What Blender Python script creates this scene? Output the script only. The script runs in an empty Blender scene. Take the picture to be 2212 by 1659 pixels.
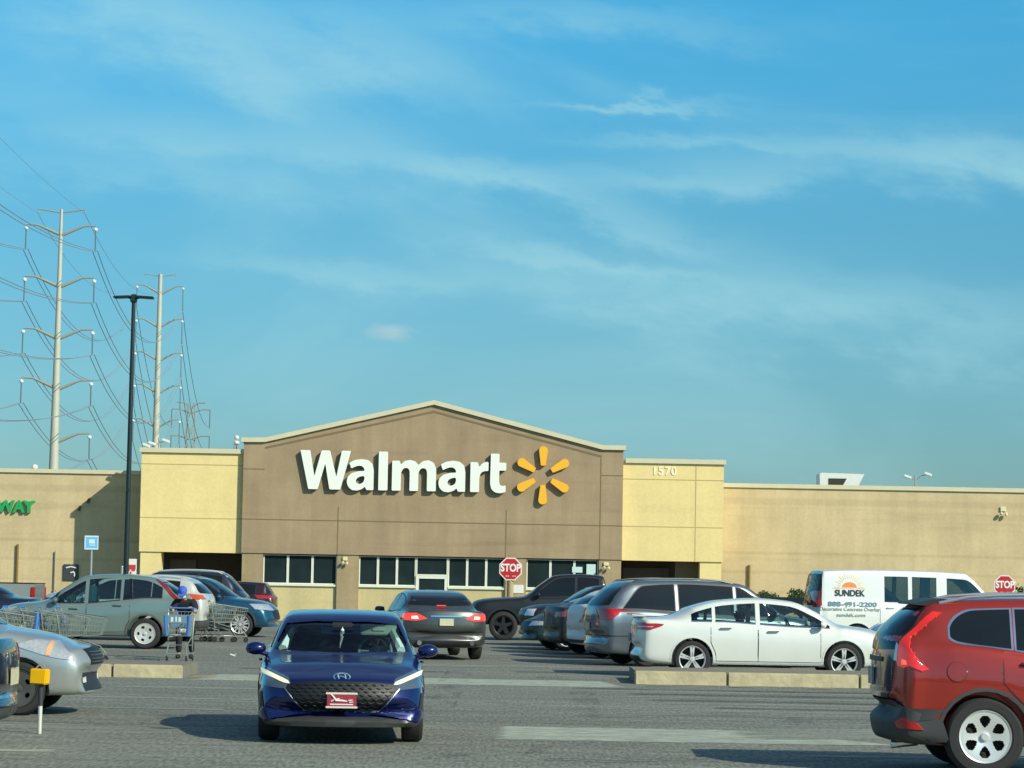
import bpy, bmesh, math, random
from mathutils import Vector, Matrix
from mathutils.bvhtree import BVHTree
R_=math.radians; pi=math.pi
sc=bpy.context.scene; COL=sc.collection

# ---------------------------------------------------------------- camera, sky, sun, exposure
cam_d=bpy.data.cameras.new('camera'); cam=bpy.data.objects.new('camera',cam_d); COL.objects.link(cam)
cam_d.sensor_width=36; cam_d.lens=36*2.6; cam_d.clip_end=6000; cam_d.clip_start=.1
PT=math.atan(413.5/5750); RL=0.0185
f_=Vector((0,math.cos(PT),math.sin(PT))); u0=Vector((0,-math.sin(PT),math.cos(PT))); r0=Vector((1,0,0))
r_=r0*math.cos(RL)+u0*math.sin(RL); u_=-r0*math.sin(RL)+u0*math.cos(RL)
M=Matrix((r_,u_,-f_)).transposed().to_4x4(); M.translation=(0,0,1.8); cam.matrix_world=M
sc.camera=cam
sc.view_settings.view_transform='Standard'; sc.view_settings.look='None'; sc.view_settings.gamma=1
sc.view_settings.exposure=0.08
SUNDIR=Vector((1.2,-1.1,1.0)).normalized()
EL=math.asin(SUNDIR.z); AZ=math.atan2(SUNDIR.x,SUNDIR.y)
sd=bpy.data.lights.new('sun','SUN'); sd.energy=4.3; sd.angle=R_(.5); sd.color=(1,.965,.80)
so=bpy.data.objects.new('sun',sd); COL.objects.link(so); so.rotation_euler=(-SUNDIR).to_track_quat('-Z','Y').to_euler()
W=bpy.data.worlds.new('World'); sc.world=W; W.use_nodes=True
nt=W.node_tree; N=nt.nodes; Lk=nt.links; N.clear()
def nd(t,**k):
    n=N.new(t)
    for a,b in k.items(): setattr(n,a,b)
    return n
def mth(op,a,b=None,c=None):
    n=nd('ShaderNodeMath',operation=op)
    for i,v in enumerate((a,b,c)):
        if v is None: continue
        if isinstance(v,(int,float)): n.inputs[i].default_value=v
        else: Lk.new(v,n.inputs[i])
    return n.outputs[0]
def build_world():
    sky=nd('ShaderNodeTexSky',sky_type='NISHITA'); sky.sun_disc=False; sky.sun_elevation=EL; sky.sun_rotation=AZ
    sky.air_density=1.0; sky.dust_density=.6; sky.ozone_density=1.5
    tc=nd('ShaderNodeTexCoord'); sx=nd('ShaderNodeSeparateXYZ'); Lk.new(tc.outputs['Generated'],sx.inputs[0])
    ym=mth('MAXIMUM',mth('ABSOLUTE',sx.outputs[1]),.15)
    u=mth('DIVIDE',sx.outputs[0],ym); v=mth('DIVIDE',sx.outputs[2],ym)
    cr=nd('ShaderNodeValToRGB'); Lk.new(sx.outputs[2],cr.inputs[0]); e=cr.color_ramp.elements
    e[0].position=0; e[0].color=SKY0; e[1].position=.6; e[1].color=(1,1,1,1)
    for p,c in SKYM: 
        q=e.new(p); q.color=c
    mul=nd('ShaderNodeMix',data_type='RGBA',blend_type='MULTIPLY'); mul.inputs[0].default_value=1
    Lk.new(sky.outputs[0],mul.inputs[6]); Lk.new(cr.outputs[0],mul.inputs[7])
    # wispy cloud cover: stretched noise on the dome plus soft streaks
    cb=nd('ShaderNodeCombineXYZ'); Lk.new(mth('ADD',u,mth('MULTIPLY',v,.4)),cb.inputs[0]); Lk.new(mth('MULTIPLY',mth('ADD',v,mth('MULTIPLY',u,.06)),2.4),cb.inputs[1]); cb.inputs[2].default_value=3.7
    nz=nd('ShaderNodeTexNoise'); nz.inputs['Scale'].default_value=5.5; nz.inputs['Detail'].default_value=7; nz.inputs['Roughness'].default_value=.52; nz.inputs['Distortion'].default_value=.9
    Lk.new(cb.outputs[0],nz.inputs[0])
    mr=nd('ShaderNodeMapRange'); mr.interpolation_type='SMOOTHSTEP'; mr.inputs[1].default_value=.42; mr.inputs[2].default_value=.80; mr.inputs[3].default_value=0; mr.inputs[4].default_value=.34
    Lk.new(nz.outputs[0],mr.inputs[0])
    nz2=nd('ShaderNodeTexNoise'); nz2.inputs['Scale'].default_value=22; nz2.inputs['Detail'].default_value=6; nz2.inputs['Roughness'].default_value=.6; Lk.new(cb.outputs[0],nz2.inputs[0])
    tex=mth('MAXIMUM',mth('SUBTRACT',mth('MULTIPLY',nz2.outputs[0],2.6),.45),.1)
    dn=mth('MULTIPLY',mth('SUBTRACT',nz2.outputs[0],.5),.034)
    tot=mr.outputs[0]
    for (px,py,ang,la,lb,amp) in [(300,40,-18,380,100,.62),(540,180,-35,150,50,.45),(760,110,-8,200,85,.62),(1360,207,-2,160,11,.6),(1020,385,-9,220,24,.7),
        (480,320,-6,470,60,.55),(1480,378,3,420,36,.6),(2150,330,-4,180,50,.85),(1250,562,-7,290,18,.6),(1650,635,-3,650,62,.75),(1320,470,-14,280,36,.55),
        (1800,300,0,360,40,.45),(700,590,-3,260,26,.45),(1500,300,-4,220,16,.4),(1250,30,-3,340,40,.4),(1900,740,0,450,50,.35),(300,400,-4,400,40,.35)]:
        uu=(px-1106)/5750; vv=(1243-py)/5750; a=R_(ang); la/=5750; lb/=5750
        du=mth('SUBTRACT',u,uu); dv=mth('ADD',mth('SUBTRACT',v,vv),dn)
        p=mth('DIVIDE',mth('ADD',mth('MULTIPLY',du,math.cos(a)),mth('MULTIPLY',dv,math.sin(a))),la)
        q=mth('DIVIDE',mth('SUBTRACT',mth('MULTIPLY',dv,math.cos(a)),mth('MULTIPLY',du,math.sin(a))),lb)
        r2=mth('ADD',mth('MULTIPLY',p,p),mth('MULTIPLY',q,q))
        g=mth('MULTIPLY',mth('EXPONENT',mth('MULTIPLY',r2,-1.0)),amp)
        tot=mth('ADD',tot,mth('MULTIPLY',g,tex))
    tot=mth('SUBTRACT',1.0,mth('EXPONENT',mth('MULTIPLY',tot,-1.05)))
    front=mth('GREATER_THAN',sx.outputs[1],0.0)
    mx=nd('ShaderNodeMix',data_type='RGBA'); Lk.new(mth('MULTIPLY',tot,.95),mx.inputs[0]); Lk.new(mul.outputs[2],mx.inputs[6]); mx.inputs[7].default_value=CLOUD
    # small cumulus puff
    uu=(838-1106)/5750; vv=(1243-722)/5750
    nb=nd('ShaderNodeTexNoise'); nb.inputs['Scale'].default_value=160; nb.inputs['Detail'].default_value=5; Lk.new(cb.outputs[0],nb.inputs[0])
    q=mth('DIVIDE',mth('SUBTRACT',v,vv),22/5750); p=mth('DIVIDE',mth('SUBTRACT',u,uu),62/5750)
    pf=mth('MULTIPLY',front,mth('SUBTRACT',mth('ADD',mth('EXPONENT',mth('MULTIPLY',mth('ADD',mth('MULTIPLY',p,p),mth('MULTIPLY',q,q)),-1.2)),mth('MULTIPLY',nb.outputs[0],.7)),.62))
    pf=mth('MULTIPLY',mth('MAXIMUM',mth('MINIMUM',pf,.8),0),.75)
    mx2=nd('ShaderNodeMix',data_type='RGBA'); Lk.new(pf,mx2.inputs[0]); Lk.new(mx.outputs[2],mx2.inputs[6]); mx2.inputs[7].default_value=PUFF
    bg=nd('ShaderNodeBackground'); bg.inputs[1].default_value=SKYSTR; Lk.new(mx2.outputs[2],bg.inputs[0])
    out=nd('ShaderNodeOutputWorld'); Lk.new(bg.outputs[0],out.inputs[0])
SKYSTR=.105
SKY0=(.41,.61,.76,1); SKYM=[(.05,(.36,.66,.83,1)),(.13,(.32,.79,.95,1)),(.21,(.26,1.0,1.22,1)),(.36,(.34,.88,1.08,1))]
CLOUD=(3.5,6.4,7.0,1); PUFF=(4.6,5.8,6.2,1)
build_world()

# ---------------------------------------------------------------- materials
MATS={}
def S(r,g,b):
    return tuple(((c/255/12.92) if c/255<=.04045 else ((c/255+.055)/1.055)**2.4) for c in (r,g,b))
def mat(name,col,rough=.6,metal=0,coat=0,noise=None,emit=None,es=0,bump=0,bscale=40,spec=.5):
    if name in MATS: return MATS[name]
    m=bpy.data.materials.new(name); m.use_nodes=True; b=m.node_tree.nodes['Principled BSDF']
    b.inputs['Base Color'].default_value=(*col,1); b.inputs['Roughness'].default_value=rough; b.inputs['Metallic'].default_value=metal
    b.inputs['Coat Weight'].default_value=coat; b.inputs['Coat Roughness'].default_value=.04; b.inputs['Specular IOR Level'].default_value=spec
    if emit: b.inputs['Emission Color'].default_value=(*emit,1); b.inputs['Emission Strength'].default_value=es
    t=m.node_tree
    if noise:  # (scale, amount)
        tc=t.nodes.new('ShaderNodeTexCoord'); nz=t.nodes.new('ShaderNodeTexNoise'); nz.inputs['Scale'].default_value=noise[0]; nz.inputs['Detail'].default_value=5
        t.links.new(tc.outputs['Object'],nz.inputs[0])
        mr=t.nodes.new('ShaderNodeMapRange'); mr.inputs[3].default_value=1-noise[1]; mr.inputs[4].default_value=1+noise[1]; t.links.new(nz.outputs[0],mr.inputs[0])
        mu=t.nodes.new('ShaderNodeVectorMath'); mu.operation='SCALE'; mu.inputs[0].default_value=col; t.links.new(mr.outputs[0],mu.inputs['Scale'])
        t.links.new(mu.outputs[0],b.inputs['Base Color'])
    if bump:
        tc=t.nodes.new('ShaderNodeTexCoord'); nz=t.nodes.new('ShaderNodeTexNoise'); nz.inputs['Scale'].default_value=bscale; nz.inputs['Detail'].default_value=4
        t.links.new(tc.outputs['Object'],nz.inputs[0]); bp=t.nodes.new('ShaderNodeBump'); bp.inputs['Strength'].default_value=bump; bp.inputs['Distance'].default_value=.02
        t.links.new(nz.outputs[0],bp.inputs['Height']); t.links.new(bp.outputs[0],b.inputs['Normal'])
    MATS[name]=m; return m
def paint(name,col,metal=.5,rough=.35,coat=1.0): return mat('paint_'+name,col,rough,metal,coat,noise=(3,.06))
def glass(name,tint,alpha):
    if name in MATS: return MATS[name]
    m=bpy.data.materials.new(name); m.use_nodes=True; t=m.node_tree; t.nodes.clear()
    o=t.nodes.new('ShaderNodeOutputMaterial'); g=t.nodes.new('ShaderNodeBsdfGlossy'); g.inputs['Roughness'].default_value=.03; g.inputs['Color'].default_value=(.9,.95,1,1)
    tr=t.nodes.new('ShaderNodeBsdfTransparent'); tr.inputs[0].default_value=(*tint,1)
    fr=t.nodes.new('ShaderNodeFresnel'); fr.inputs[0].default_value=1.5
    ad=t.nodes.new('ShaderNodeMath'); ad.inputs[1].default_value=alpha; t.links.new(fr.outputs[0],ad.inputs[0])
    mx=t.nodes.new('ShaderNodeMixShader'); t.links.new(ad.outputs[0],mx.inputs[0]); t.links.new(tr.outputs[0],mx.inputs[1]); t.links.new(g.outputs[0],mx.inputs[2]); t.links.new(mx.outputs[0],o.inputs[0])
    MATS[name]=m; return m
DG=mat('dark_glass',(.010,.015,.020),.05,0,0,noise=(1.5,.3),spec=.28)
CG=glass('clear_car_glass',(.62,.78,.74),.04)
WSG=glass('windshield_glass',(.62,.70,.68),.0); TNG=glass('tinted_glass',(.30,.37,.36),.03)
RUB=mat('tyre_rubber',(.022,.022,.022),.8,noise=(30,.2)); BLK=mat('black_plastic',(.02,.021,.023),.5,noise=(8,.2)); CLAD=mat('grey_cladding',(.055,.057,.058),.6,noise=(8,.15))
WELL=mat('wheel_well_black',(.008,.008,.008),.9); ALU=mat('alloy',(.78,.79,.76),.35,.5,.3); STL=mat('painted_steel_rim',(.62,.62,.58),.4,.3,.2)
CHR=mat('chrome',(.8,.8,.8),.12,1); REDL=mat('red_lens',(.42,.012,.012),.12,0,1,noise=(30,.3)); CLRL=mat('clear_lens',(.55,.58,.58),.08,.4,1,noise=(25,.35))
REDLIT=mat('lit_brake_lens',(.6,.02,.015),.15,0,1,emit=(1,.06,.03),es=.9); REDHOT=mat('brake_bulb',(1,.4,.3),.3,emit=(1,.33,.22),es=3)
DRL=mat('lit_running_lamp',(.7,.7,.5),.3,emit=(1,.93,.6),es=.42)
PLT=mat('plate_cream',(.55,.52,.36),.5,noise=(60,.3)); PLD=mat('plate_dim',(.25,.30,.31),.4,noise=(50,.3))
AMB=mat('amber_lens',(.75,.42,.2),.2,0,1)

# ---------------------------------------------------------------- object helpers
def tag(o,label=None,cat=None,group=None,kind=None):
    if label: o['label']=label
    if cat: o['category']=cat
    if group: o['group']=group
    if kind: o['kind']=kind
    return o
def empty(name,label,cat,loc=(0,0,0),rz=0,group=None):
    o=bpy.data.objects.new(name,None); COL.objects.link(o); o.location=loc; o.rotation_euler=(0,0,rz); o.empty_display_size=.3
    return tag(o,label,cat,group)
def link(name,me,mats,parent=None,loc=None):
    if not isinstance(mats,(list,tuple)): mats=[mats]
    if not me.materials:
        for m in mats: me.materials.append(m)
    o=bpy.data.objects.new(name,me); COL.objects.link(o)
    if parent: o.parent=parent
    if loc: o.location=loc
    return o
def smooth(me,ang=40):
    bm=bmesh.new(); bm.from_mesh(me); a=R_(ang)
    for f in bm.faces: f.smooth=True
    for e in bm.edges:
        e.smooth = not (len(e.link_faces)==2 and e.calc_face_angle(0)>a)
    bm.to_mesh(me); bm.free()
class MB:
    def __init__(s): s.bm=bmesh.new(); s.mi=0
    def mark(s,fs):
        for f in fs: f.material_index=s.mi
    def box(s,x0,x1,y0,y1,z0,z1,bev=0):
        r=bmesh.ops.create_cube(s.bm,size=1); vs=r['verts']
        for v in vs: v.co=Vector((x0+(v.co.x+.5)*(x1-x0),y0+(v.co.y+.5)*(y1-y0),z0+(v.co.z+.5)*(z1-z0)))
        fs=set(f for v in vs for f in v.link_faces); s.mark(fs)
        if bev:
            es=set(e for f in fs for e in f.edges)
            r=bmesh.ops.bevel(s.bm,geom=list(es),offset=bev,segments=2,affect='EDGES'); s.mark(r['faces'])
        return s
    def obox(s,c,d,mat3,bev=0):
        r=bmesh.ops.create_cube(s.bm,size=1); vs=r['verts']
        for v in vs: v.co=mat3@Vector((v.co.x*d[0],v.co.y*d[1],v.co.z*d[2]))+Vector(c)
        fs=set(f for v in vs for f in v.link_faces); s.mark(fs)
        if bev:
            es=set(e for f in fs for e in f.edges)
            r=bmesh.ops.bevel(s.bm,geom=list(es),offset=bev,segments=2,affect='EDGES'); s.mark(r['faces'])
        return s
    def cyl(s,p0,p1,r0,r1=None,n=12,cap=True):
        if r1 is None: r1=r0
        p0=Vector(p0); p1=Vector(p1); d=(p1-p0).normalized(); a=d.orthogonal().normalized(); b=d.cross(a)
        A=[s.bm.verts.new(p0+(a*math.cos(2*pi*i/n)+b*math.sin(2*pi*i/n))*r0) for i in range(n)]
        B=[s.bm.verts.new(p1+(a*math.cos(2*pi*i/n)+b*math.sin(2*pi*i/n))*r1) for i in range(n)]
        fs=[s.bm.faces.new((A[i],A[(i+1)%n],B[(i+1)%n],B[i])) for i in range(n)]
        if cap: fs+=[s.bm.faces.new(A[::-1]),s.bm.faces.new(B)]
        s.mark(fs); return s
    def tube(s,pts,r,n=6,cap=True,closed=False):
        pts=[Vector(p) for p in pts]; m=len(pts); rings=[]; prev=None
        for i,p in enumerate(pts):
            if closed: t=(pts[(i+1)%m]-pts[i-1]).normalized()
            else: t=(pts[min(i+1,m-1)]-pts[max(i-1,0)]).normalized()
            if prev is None: a=t.orthogonal().normalized()
            else: a=(prev-t*prev.dot(t)).normalized()
            prev=a; b=t.cross(a); rr=r[i] if isinstance(r,(list,tuple)) else r
            rings.append([s.bm.verts.new(p+(a*math.cos(2*pi*k/n)+b*math.sin(2*pi*k/n))*rr) for k in range(n)])
        fs=[]
        for i in range(m if closed else m-1):
            A=rings[i];B=rings[(i+1)%m]
            for k in range(n): fs.append(s.bm.faces.new((A[k],A[(k+1)%n],B[(k+1)%n],B[k])))
        if cap and not closed: fs+=[s.bm.faces.new(rings[0][::-1]),s.bm.faces.new(rings[-1])]
        s.mark(fs); return s
    def lathe(s,prof,axis='y',c=(0,0,0),n=40):  # prof: (r, t) along axis
        c=Vector(c); rings=[]
        for r,t in prof:
            ring=[]
            for k in range(n):
                a=2*pi*k/n
                if axis=='y': v=Vector((r*math.cos(a),t,r*math.sin(a)))
                elif axis=='z': v=Vector((r*math.cos(a),r*math.sin(a),t))
                else: v=Vector((t,r*math.cos(a),r*math.sin(a)))
                ring.append(s.bm.verts.new(v+c))
            rings.append(ring)
        fs=[]
        for i in range(len(rings)-1):
            A=rings[i];B=rings[i+1]
            for k in range(n): fs.append(s.bm.faces.new((A[k],A[(k+1)%n],B[(k+1)%n],B[k])))
        s.mark(fs); return s
    def prism(s,poly,a0,a1,plane='xz'):  # extrude a 2D polygon along the third axis
        def P(p,t): return {'xz':(p[0],t,p[1]),'yz':(t,p[0],p[1]),'xy':(p[0],p[1],t)}[plane]
        A=[s.bm.verts.new(P(p,a0)) for p in poly]; B=[s.bm.verts.new(P(p,a1)) for p in poly]; n=len(poly)
        fs=[s.bm.faces.new((A[i],A[(i+1)%n],B[(i+1)%n],B[i])) for i in range(n)]+[s.bm.faces.new(A[::-1]),s.bm.faces.new(B)]
        s.mark(fs); return s
    def ball(s,c,rx,ry=None,rz=None,seg=16,ring=10):
        ry=ry or rx; rz=rz or rx
        r=bmesh.ops.create_uvsphere(s.bm,u_segments=seg,v_segments=ring,radius=1)
        for v in r['verts']: v.co=Vector((v.co.x*rx+c[0],v.co.y*ry+c[1],v.co.z*rz+c[2]))
        s.mark(set(f for v in r['verts'] for f in v.link_faces)); return s
    def mesh(s,name,sm=40):
        bmesh.ops.recalc_face_normals(s.bm,faces=s.bm.faces[:])
        me=bpy.data.meshes.new(name); s.bm.to_mesh(me); s.bm.free()
        if sm: smooth(me,sm)
        return me
    def build(s,name,mats,parent=None,loc=None,sm=40): return link(name,s.mesh(name,sm),mats,parent,loc)
def text_mesh(body,size,extrude=.01,offset=0,sx=1,align='CENTER',shear=0,spacing=1):
    cu=bpy.data.curves.new('lettering','FONT'); cu.body=body; cu.size=size; cu.extrude=extrude; cu.offset=offset; cu.align_x=align; cu.align_y='CENTER'; cu.shear=shear; cu.space_character=spacing
    cu.resolution_u=6
    o=bpy.data.objects.new('lettering',cu); COL.objects.link(o); bpy.context.view_layer.update()
    dg=bpy.context.evaluated_depsgraph_get(); me=bpy.data.meshes.new_from_object(o.evaluated_get(dg)); bpy.data.objects.remove(o)
    for v in me.vertices: v.co.x*=sx
    me.materials.clear()
    return me
def stand(me,flip=1):  # text from xy plane to xz plane facing -y
    for v in me.vertices: v.co=Vector((v.co.x,-v.co.z,v.co.y))
    return me
def copy_tree(o,loc=None,rz=None,label=None):
    c=o.copy(); COL.objects.link(c)
    if loc is not None: c.location=loc
    if rz is not None: c.rotation_euler=(0,0,rz)
    if label: c['label']=label
    def rec(src,dst):
        for ch in list(src.children):
            k=ch.copy(); COL.objects.link(k); k.parent=dst; rec(ch,k)
    rec(o,c); return c

# ---------------------------------------------------------------- ground
def asphalt():
    m=bpy.data.materials.new('asphalt'); m.use_nodes=True; t=m.node_tree; b=t.nodes['Principled BSDF']; b.inputs['Roughness'].default_value=.85
    b.inputs['Specular IOR Level'].default_value=.3
    tc=t.nodes.new('ShaderNodeTexCoord')
    def nz(s,d,sc3=(1,1,1),ro=.6):
        mp=t.nodes.new('ShaderNodeMapping'); mp.inputs['Scale'].default_value=sc3; t.links.new(tc.outputs['Object'],mp.inputs[0])
        n=t.nodes.new('ShaderNodeTexNoise'); n.inputs['Scale'].default_value=s; n.inputs['Detail'].default_value=d; n.inputs['Roughness'].default_value=ro; t.links.new(mp.outputs[0],n.inputs[0]); return n.outputs[0]
    def ramp(f,a,b_,c,d):
        r=t.nodes.new('ShaderNodeMapRange'); r.inputs[1].default_value=a; r.inputs[2].default_value=b_; r.inputs[3].default_value=c; r.inputs[4].default_value=d; t.links.new(f,r.inputs[0]); return r.outputs[0]
    def mul(a,b_):
        r=t.nodes.new('ShaderNodeMath'); r.operation='MULTIPLY'; t.links.new(a,r.inputs[0]); t.links.new(b_,r.inputs[1]); return r.outputs[0]
    g=ramp(nz(26,2,(1,.14,1),.6),.34,.66,.66,1.34)
    g=mul(g,ramp(nz(60,2,(1,.25,1),.7),.3,.7,.85,1.15))
    g=mul(g,ramp(nz(2.2,4,(.25,1,1)),.35,.68,.86,1.14))
    g=mul(g,ramp(nz(.25,5,(.3,1,1)),.35,.65,.88,1.14))
    sm=t.nodes.new('ShaderNodeVectorMath'); sm.operation='SCALE'; sm.inputs[0].default_value=(.192,.197,.160); t.links.new(g,sm.inputs['Scale']); t.links.new(sm.outputs[0],b.inputs['Base Color'])
    return m
ASP=asphalt()
def ground():
    bm=bmesh.new()
    xs=[-1500,-300,-80,-30,30,80,300,1500]; ys=[-600,-60,0,40,85,90,95,100,106,112,118,150,400,3500]
    def z(y): 
        t=min(1,max(0,(y-85)/33)); return -.6*t*t*(3-2*t)
    V=[[bm.verts.new((x,y,z(y))) for x in xs] for y in ys]
    for j in range(len(ys)-1):
        for i in range(len(xs)-1): bm.faces.new((V[j][i],V[j][i+1],V[j+1][i+1],V[j+1][i]))
    me=bpy.data.meshes.new('ground'); bm.to_mesh(me); bm.free(); smooth(me,60)
    return tag(link('parking_lot',me,ASP),kind='structure')
ground()
def gz(y):
    t=min(1,max(0,(y-85)/33)); return -.6*t*t*(3-2*t)
def worn(name,col,lo,hi,sc=(1,1,1),s=3):
    m=bpy.data.materials.new(name); m.use_nodes=True; t=m.node_tree; b=t.nodes['Principled BSDF']; b.inputs['Roughness'].default_value=.75; b.inputs['Base Color'].default_value=(*col,1)
    tc=t.nodes.new('ShaderNodeTexCoord'); mp=t.nodes.new('ShaderNodeMapping'); mp.inputs['Scale'].default_value=sc; t.links.new(tc.outputs['Object'],mp.inputs[0])
    n=t.nodes.new('ShaderNodeTexNoise'); n.inputs['Scale'].default_value=s; n.inputs['Detail'].default_value=8; n.inputs['Roughness'].default_value=.75; t.links.new(mp.outputs[0],n.inputs[0])
    r=t.nodes.new('ShaderNodeMapRange'); r.inputs[1].default_value=.3; r.inputs[2].default_value=.7; r.inputs[3].default_value=lo; r.inputs[4].default_value=hi; t.links.new(n.outputs[0],r.inputs[0])
    # frayed edges: the paint thins out towards the rim of each patch
    sx=t.nodes.new('ShaderNodeSeparateXYZ'); t.links.new(tc.outputs['Generated'],sx.inputs[0])
    def M(op,a,b_):
        q=t.nodes.new('ShaderNodeMath'); q.operation=op
        for i,v in enumerate((a,b_)):
            if isinstance(v,(int,float)): q.inputs[i].default_value=v
            else: t.links.new(v,q.inputs[i])
        return q.outputs[0]
    ex=M('MINIMUM',sx.outputs[0],M('SUBTRACT',1.0,sx.outputs[0])); ey=M('MINIMUM',sx.outputs[1],M('SUBTRACT',1.0,sx.outputs[1]))
    e=M('MINIMUM',M('MULTIPLY',ex,3.0),ey); e=M('ADD',e,M('MULTIPLY',M('SUBTRACT',n.outputs[0],.5),.16))
    k=t.nodes.new('ShaderNodeMapRange'); k.inputs[1].default_value=0; k.inputs[2].default_value=.13; k.interpolation_type='SMOOTHSTEP'; t.links.new(e,k.inputs[0])
    t.links.new(M('MULTIPLY',r.outputs[0],k.outputs[0]),b.inputs['Alpha'])
    return m
OIL=worn('oil_film',(.06,.06,.055),-.45,.42,(1,.25,1),2); CRK=mat('crack_sealant',(.03,.03,.03),.6)
PW=worn('worn_white_paint',(.50,.54,.43),.35,1.0); PF=worn('faded_paint',(.42,.45,.37),-.1,.7,(.4,1,1)); PD=worn('tar_streak',(.06,.063,.058),-.1,.8,(.3,1.4,1)); PY=worn('worn_yellow_paint',(.55,.43,.2),-.1,.9)
def patch(name,poly,z,m,res=.35):
    mb=bmesh.new(); f=mb.faces.new([mb.verts.new((x,y,z+gz(y))) for x,y in poly]); me=bpy.data.meshes.new(name); mb.to_mesh(me); mb.free()
    return tag(link(name,me,m),kind='structure')
patch('road_marking',[(-5.3,43.8),(-4.9,46.5),(1.6,46.3),(2.05,43.6)],.004,PW)
patch('road_marking',[(-.12,29.3),(-.16,32.1),(2.62,32.2),(4.4,29.6)],.004,PW)
patch('road_marking',[(2.62,30.2),(2.6,32.2),(9,34),(9,32.1)],.004,PF)
patch('road_marking',[(-9,26.1),(-9,26.5),(-4.4,26.5),(-4.3,26.1)],.004,PW)
patch('road_marking',[(-9,24.2),(-9,24.5),(-4.6,24.5),(-4.5,24.2)],.004,PW)
patch('road_marking',[(-6.5,29.8),(-6.3,31),(-3.2,30.7),(-2.9,29.9)],.004,PF)
for i,(x0,x1,y0,y1,m) in enumerate([(1.2,9,42.3,42.9,PF),(1.6,9,40.4,40.8,PF),(2.2,9,38.4,38.9,PF),(2.6,9,36.4,36.8,PF),(1.0,9,43.0,43.6,PD),(1.8,9,41.2,41.9,PD),(2.0,9,39.2,39.8,PD),(2.8,9,37.2,37.7,PD),
    (-6,-3.2,40.5,41,PF),(-6,-3.4,37.2,37.5,PF),(-6,-3.6,34.4,34.7,PF),(-3.2,-.2,52.0,53.2,PF),(-.4,1.6,52.5,53.3,PF),(-.2,2.2,56.5,57.1,PF),(.1,2.0,49.8,50.4,PD),(3.0,8,27.4,27.7,PF),(-5,-1,49,49.6,PD),(-.5,1.6,60,60.6,PF)]):
    patch('pavement_streak',[(x0,y0),(x0+.15,y1),(x1,y1),(x1,y0)],.004+.0005*i,m)
for x in (2.3,3.7,5.0): patch('road_marking',[(x,44.6),(x+.1,45.1),(x+.5,45.1),(x+.45,44.6)],.015,PY)
patch('road_marking',[(-5.25,44.2),(-5.3,45.2),(-4.9,45.8),(-4.95,44.6)],.015,PY)

for i,(x0,x1,y0,y1) in enumerate([(-3.2,-2.6,33,44),(-1.2,-.7,34,52),(.9,1.3,33,44),(-.3,.5,36,38),(-2.2,-1.4,40,42),(.5,1.1,47,49),(-4.3,-3.7,29.5,33.5),(3.0,3.9,33.5,35),(.2,.9,27,28.2),(-.8,-.2,25.5,27)]):
    patch('oil_stain',[(x0,y0),(x1,y0),(x1+.1,y1),(x0+.1,y1)],.0145+.0005*i,OIL)
rnd_=random.Random(4)
for x,y,dx,n in [(-6.2,31.5,.35,14),(1.0,34.6,.4,16),(.4,26.3,.3,12),(2.6,40.0,.4,14)]:
    pts=[]; px_,py_=x,y
    for i in range(n): pts.append((px_,py_)); px_+=dx; py_+=rnd_.uniform(-.28,.28)
    mb_=[(a,b) for a,b in pts]+[(a,b+.045) for a,b in pts[::-1]]
    patch('sealed_crack',mb_,.0205,CRK)
# kerb islands
KERB=mat('yellowed_kerb_concrete',(.50,.435,.27),.85,noise=(3.5,.45),bump=.8,bscale=9); KTOP=mat('island_concrete',(.20,.19,.14),.9,noise=(3,.25))
def kerb(label,x0,x1,y0,y1,h,cuts):
    t=empty('kerb_island',label,'kerb',((x0+x1)/2,(y0+y1)/2,0)); cx,cy=(x0+x1)/2,(y0+y1)/2
    xs=[x0]+cuts+[x1]
    for a,b in zip(xs[:-1],xs[1:]):
        MB().box(a-cx+.012,b-cx-.012,y0-cy,y0-cy+.18,-.05,h,.02).build('kerb_stone',KERB,t)
    MB().box(x0-cx+.03,x1-cx-.03,y0-cy+.185,y1-cy,-.05,h-.015,.01).build('island_slab',KTOP,t)
    return t
kerb('long yellowish concrete kerb island in front of the white sedan',2.17,9.4,45.5,48.1,.222,[3.75,6.0,8.2])
kerb('short yellow concrete kerb island beside the silver sedan and the shopping cart',-9.5,-5.38,44.4,46.9,.21,[-8.2,-6.55])

# ---------------------------------------------------------------- vehicles
def pchip(ts,vs):
    n=len(ts); h=[ts[i+1]-ts[i] for i in range(n-1)]; d=[(vs[i+1]-vs[i])/h[i] for i in range(n-1)]; m=[0]*n
    for i in range(1,n-1):
        if d[i-1]*d[i]>0: w1=2*h[i]+h[i-1]; w2=h[i]+2*h[i-1]; m[i]=(w1+w2)/(w1/d[i-1]+w2/d[i])
    m[0]=d[0]; m[-1]=d[-1]
    def f(t):
        i=0
        while i<n-2 and t>ts[i+1]: i+=1
        s=(t-ts[i])/h[i]; s=min(1,max(0,s)); a=s*s*(3-2*s); b=s**3-2*s*s+s; c=s**3-s*s
        return vs[i]*(1-a)+vs[i+1]*a+h[i]*(m[i]*b+m[i+1]*c)
    return f
def sstep(a,b,x):
    t=min(1,max(0,(x-a)/(b-a))); return t*t*(3-2*t)
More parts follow.
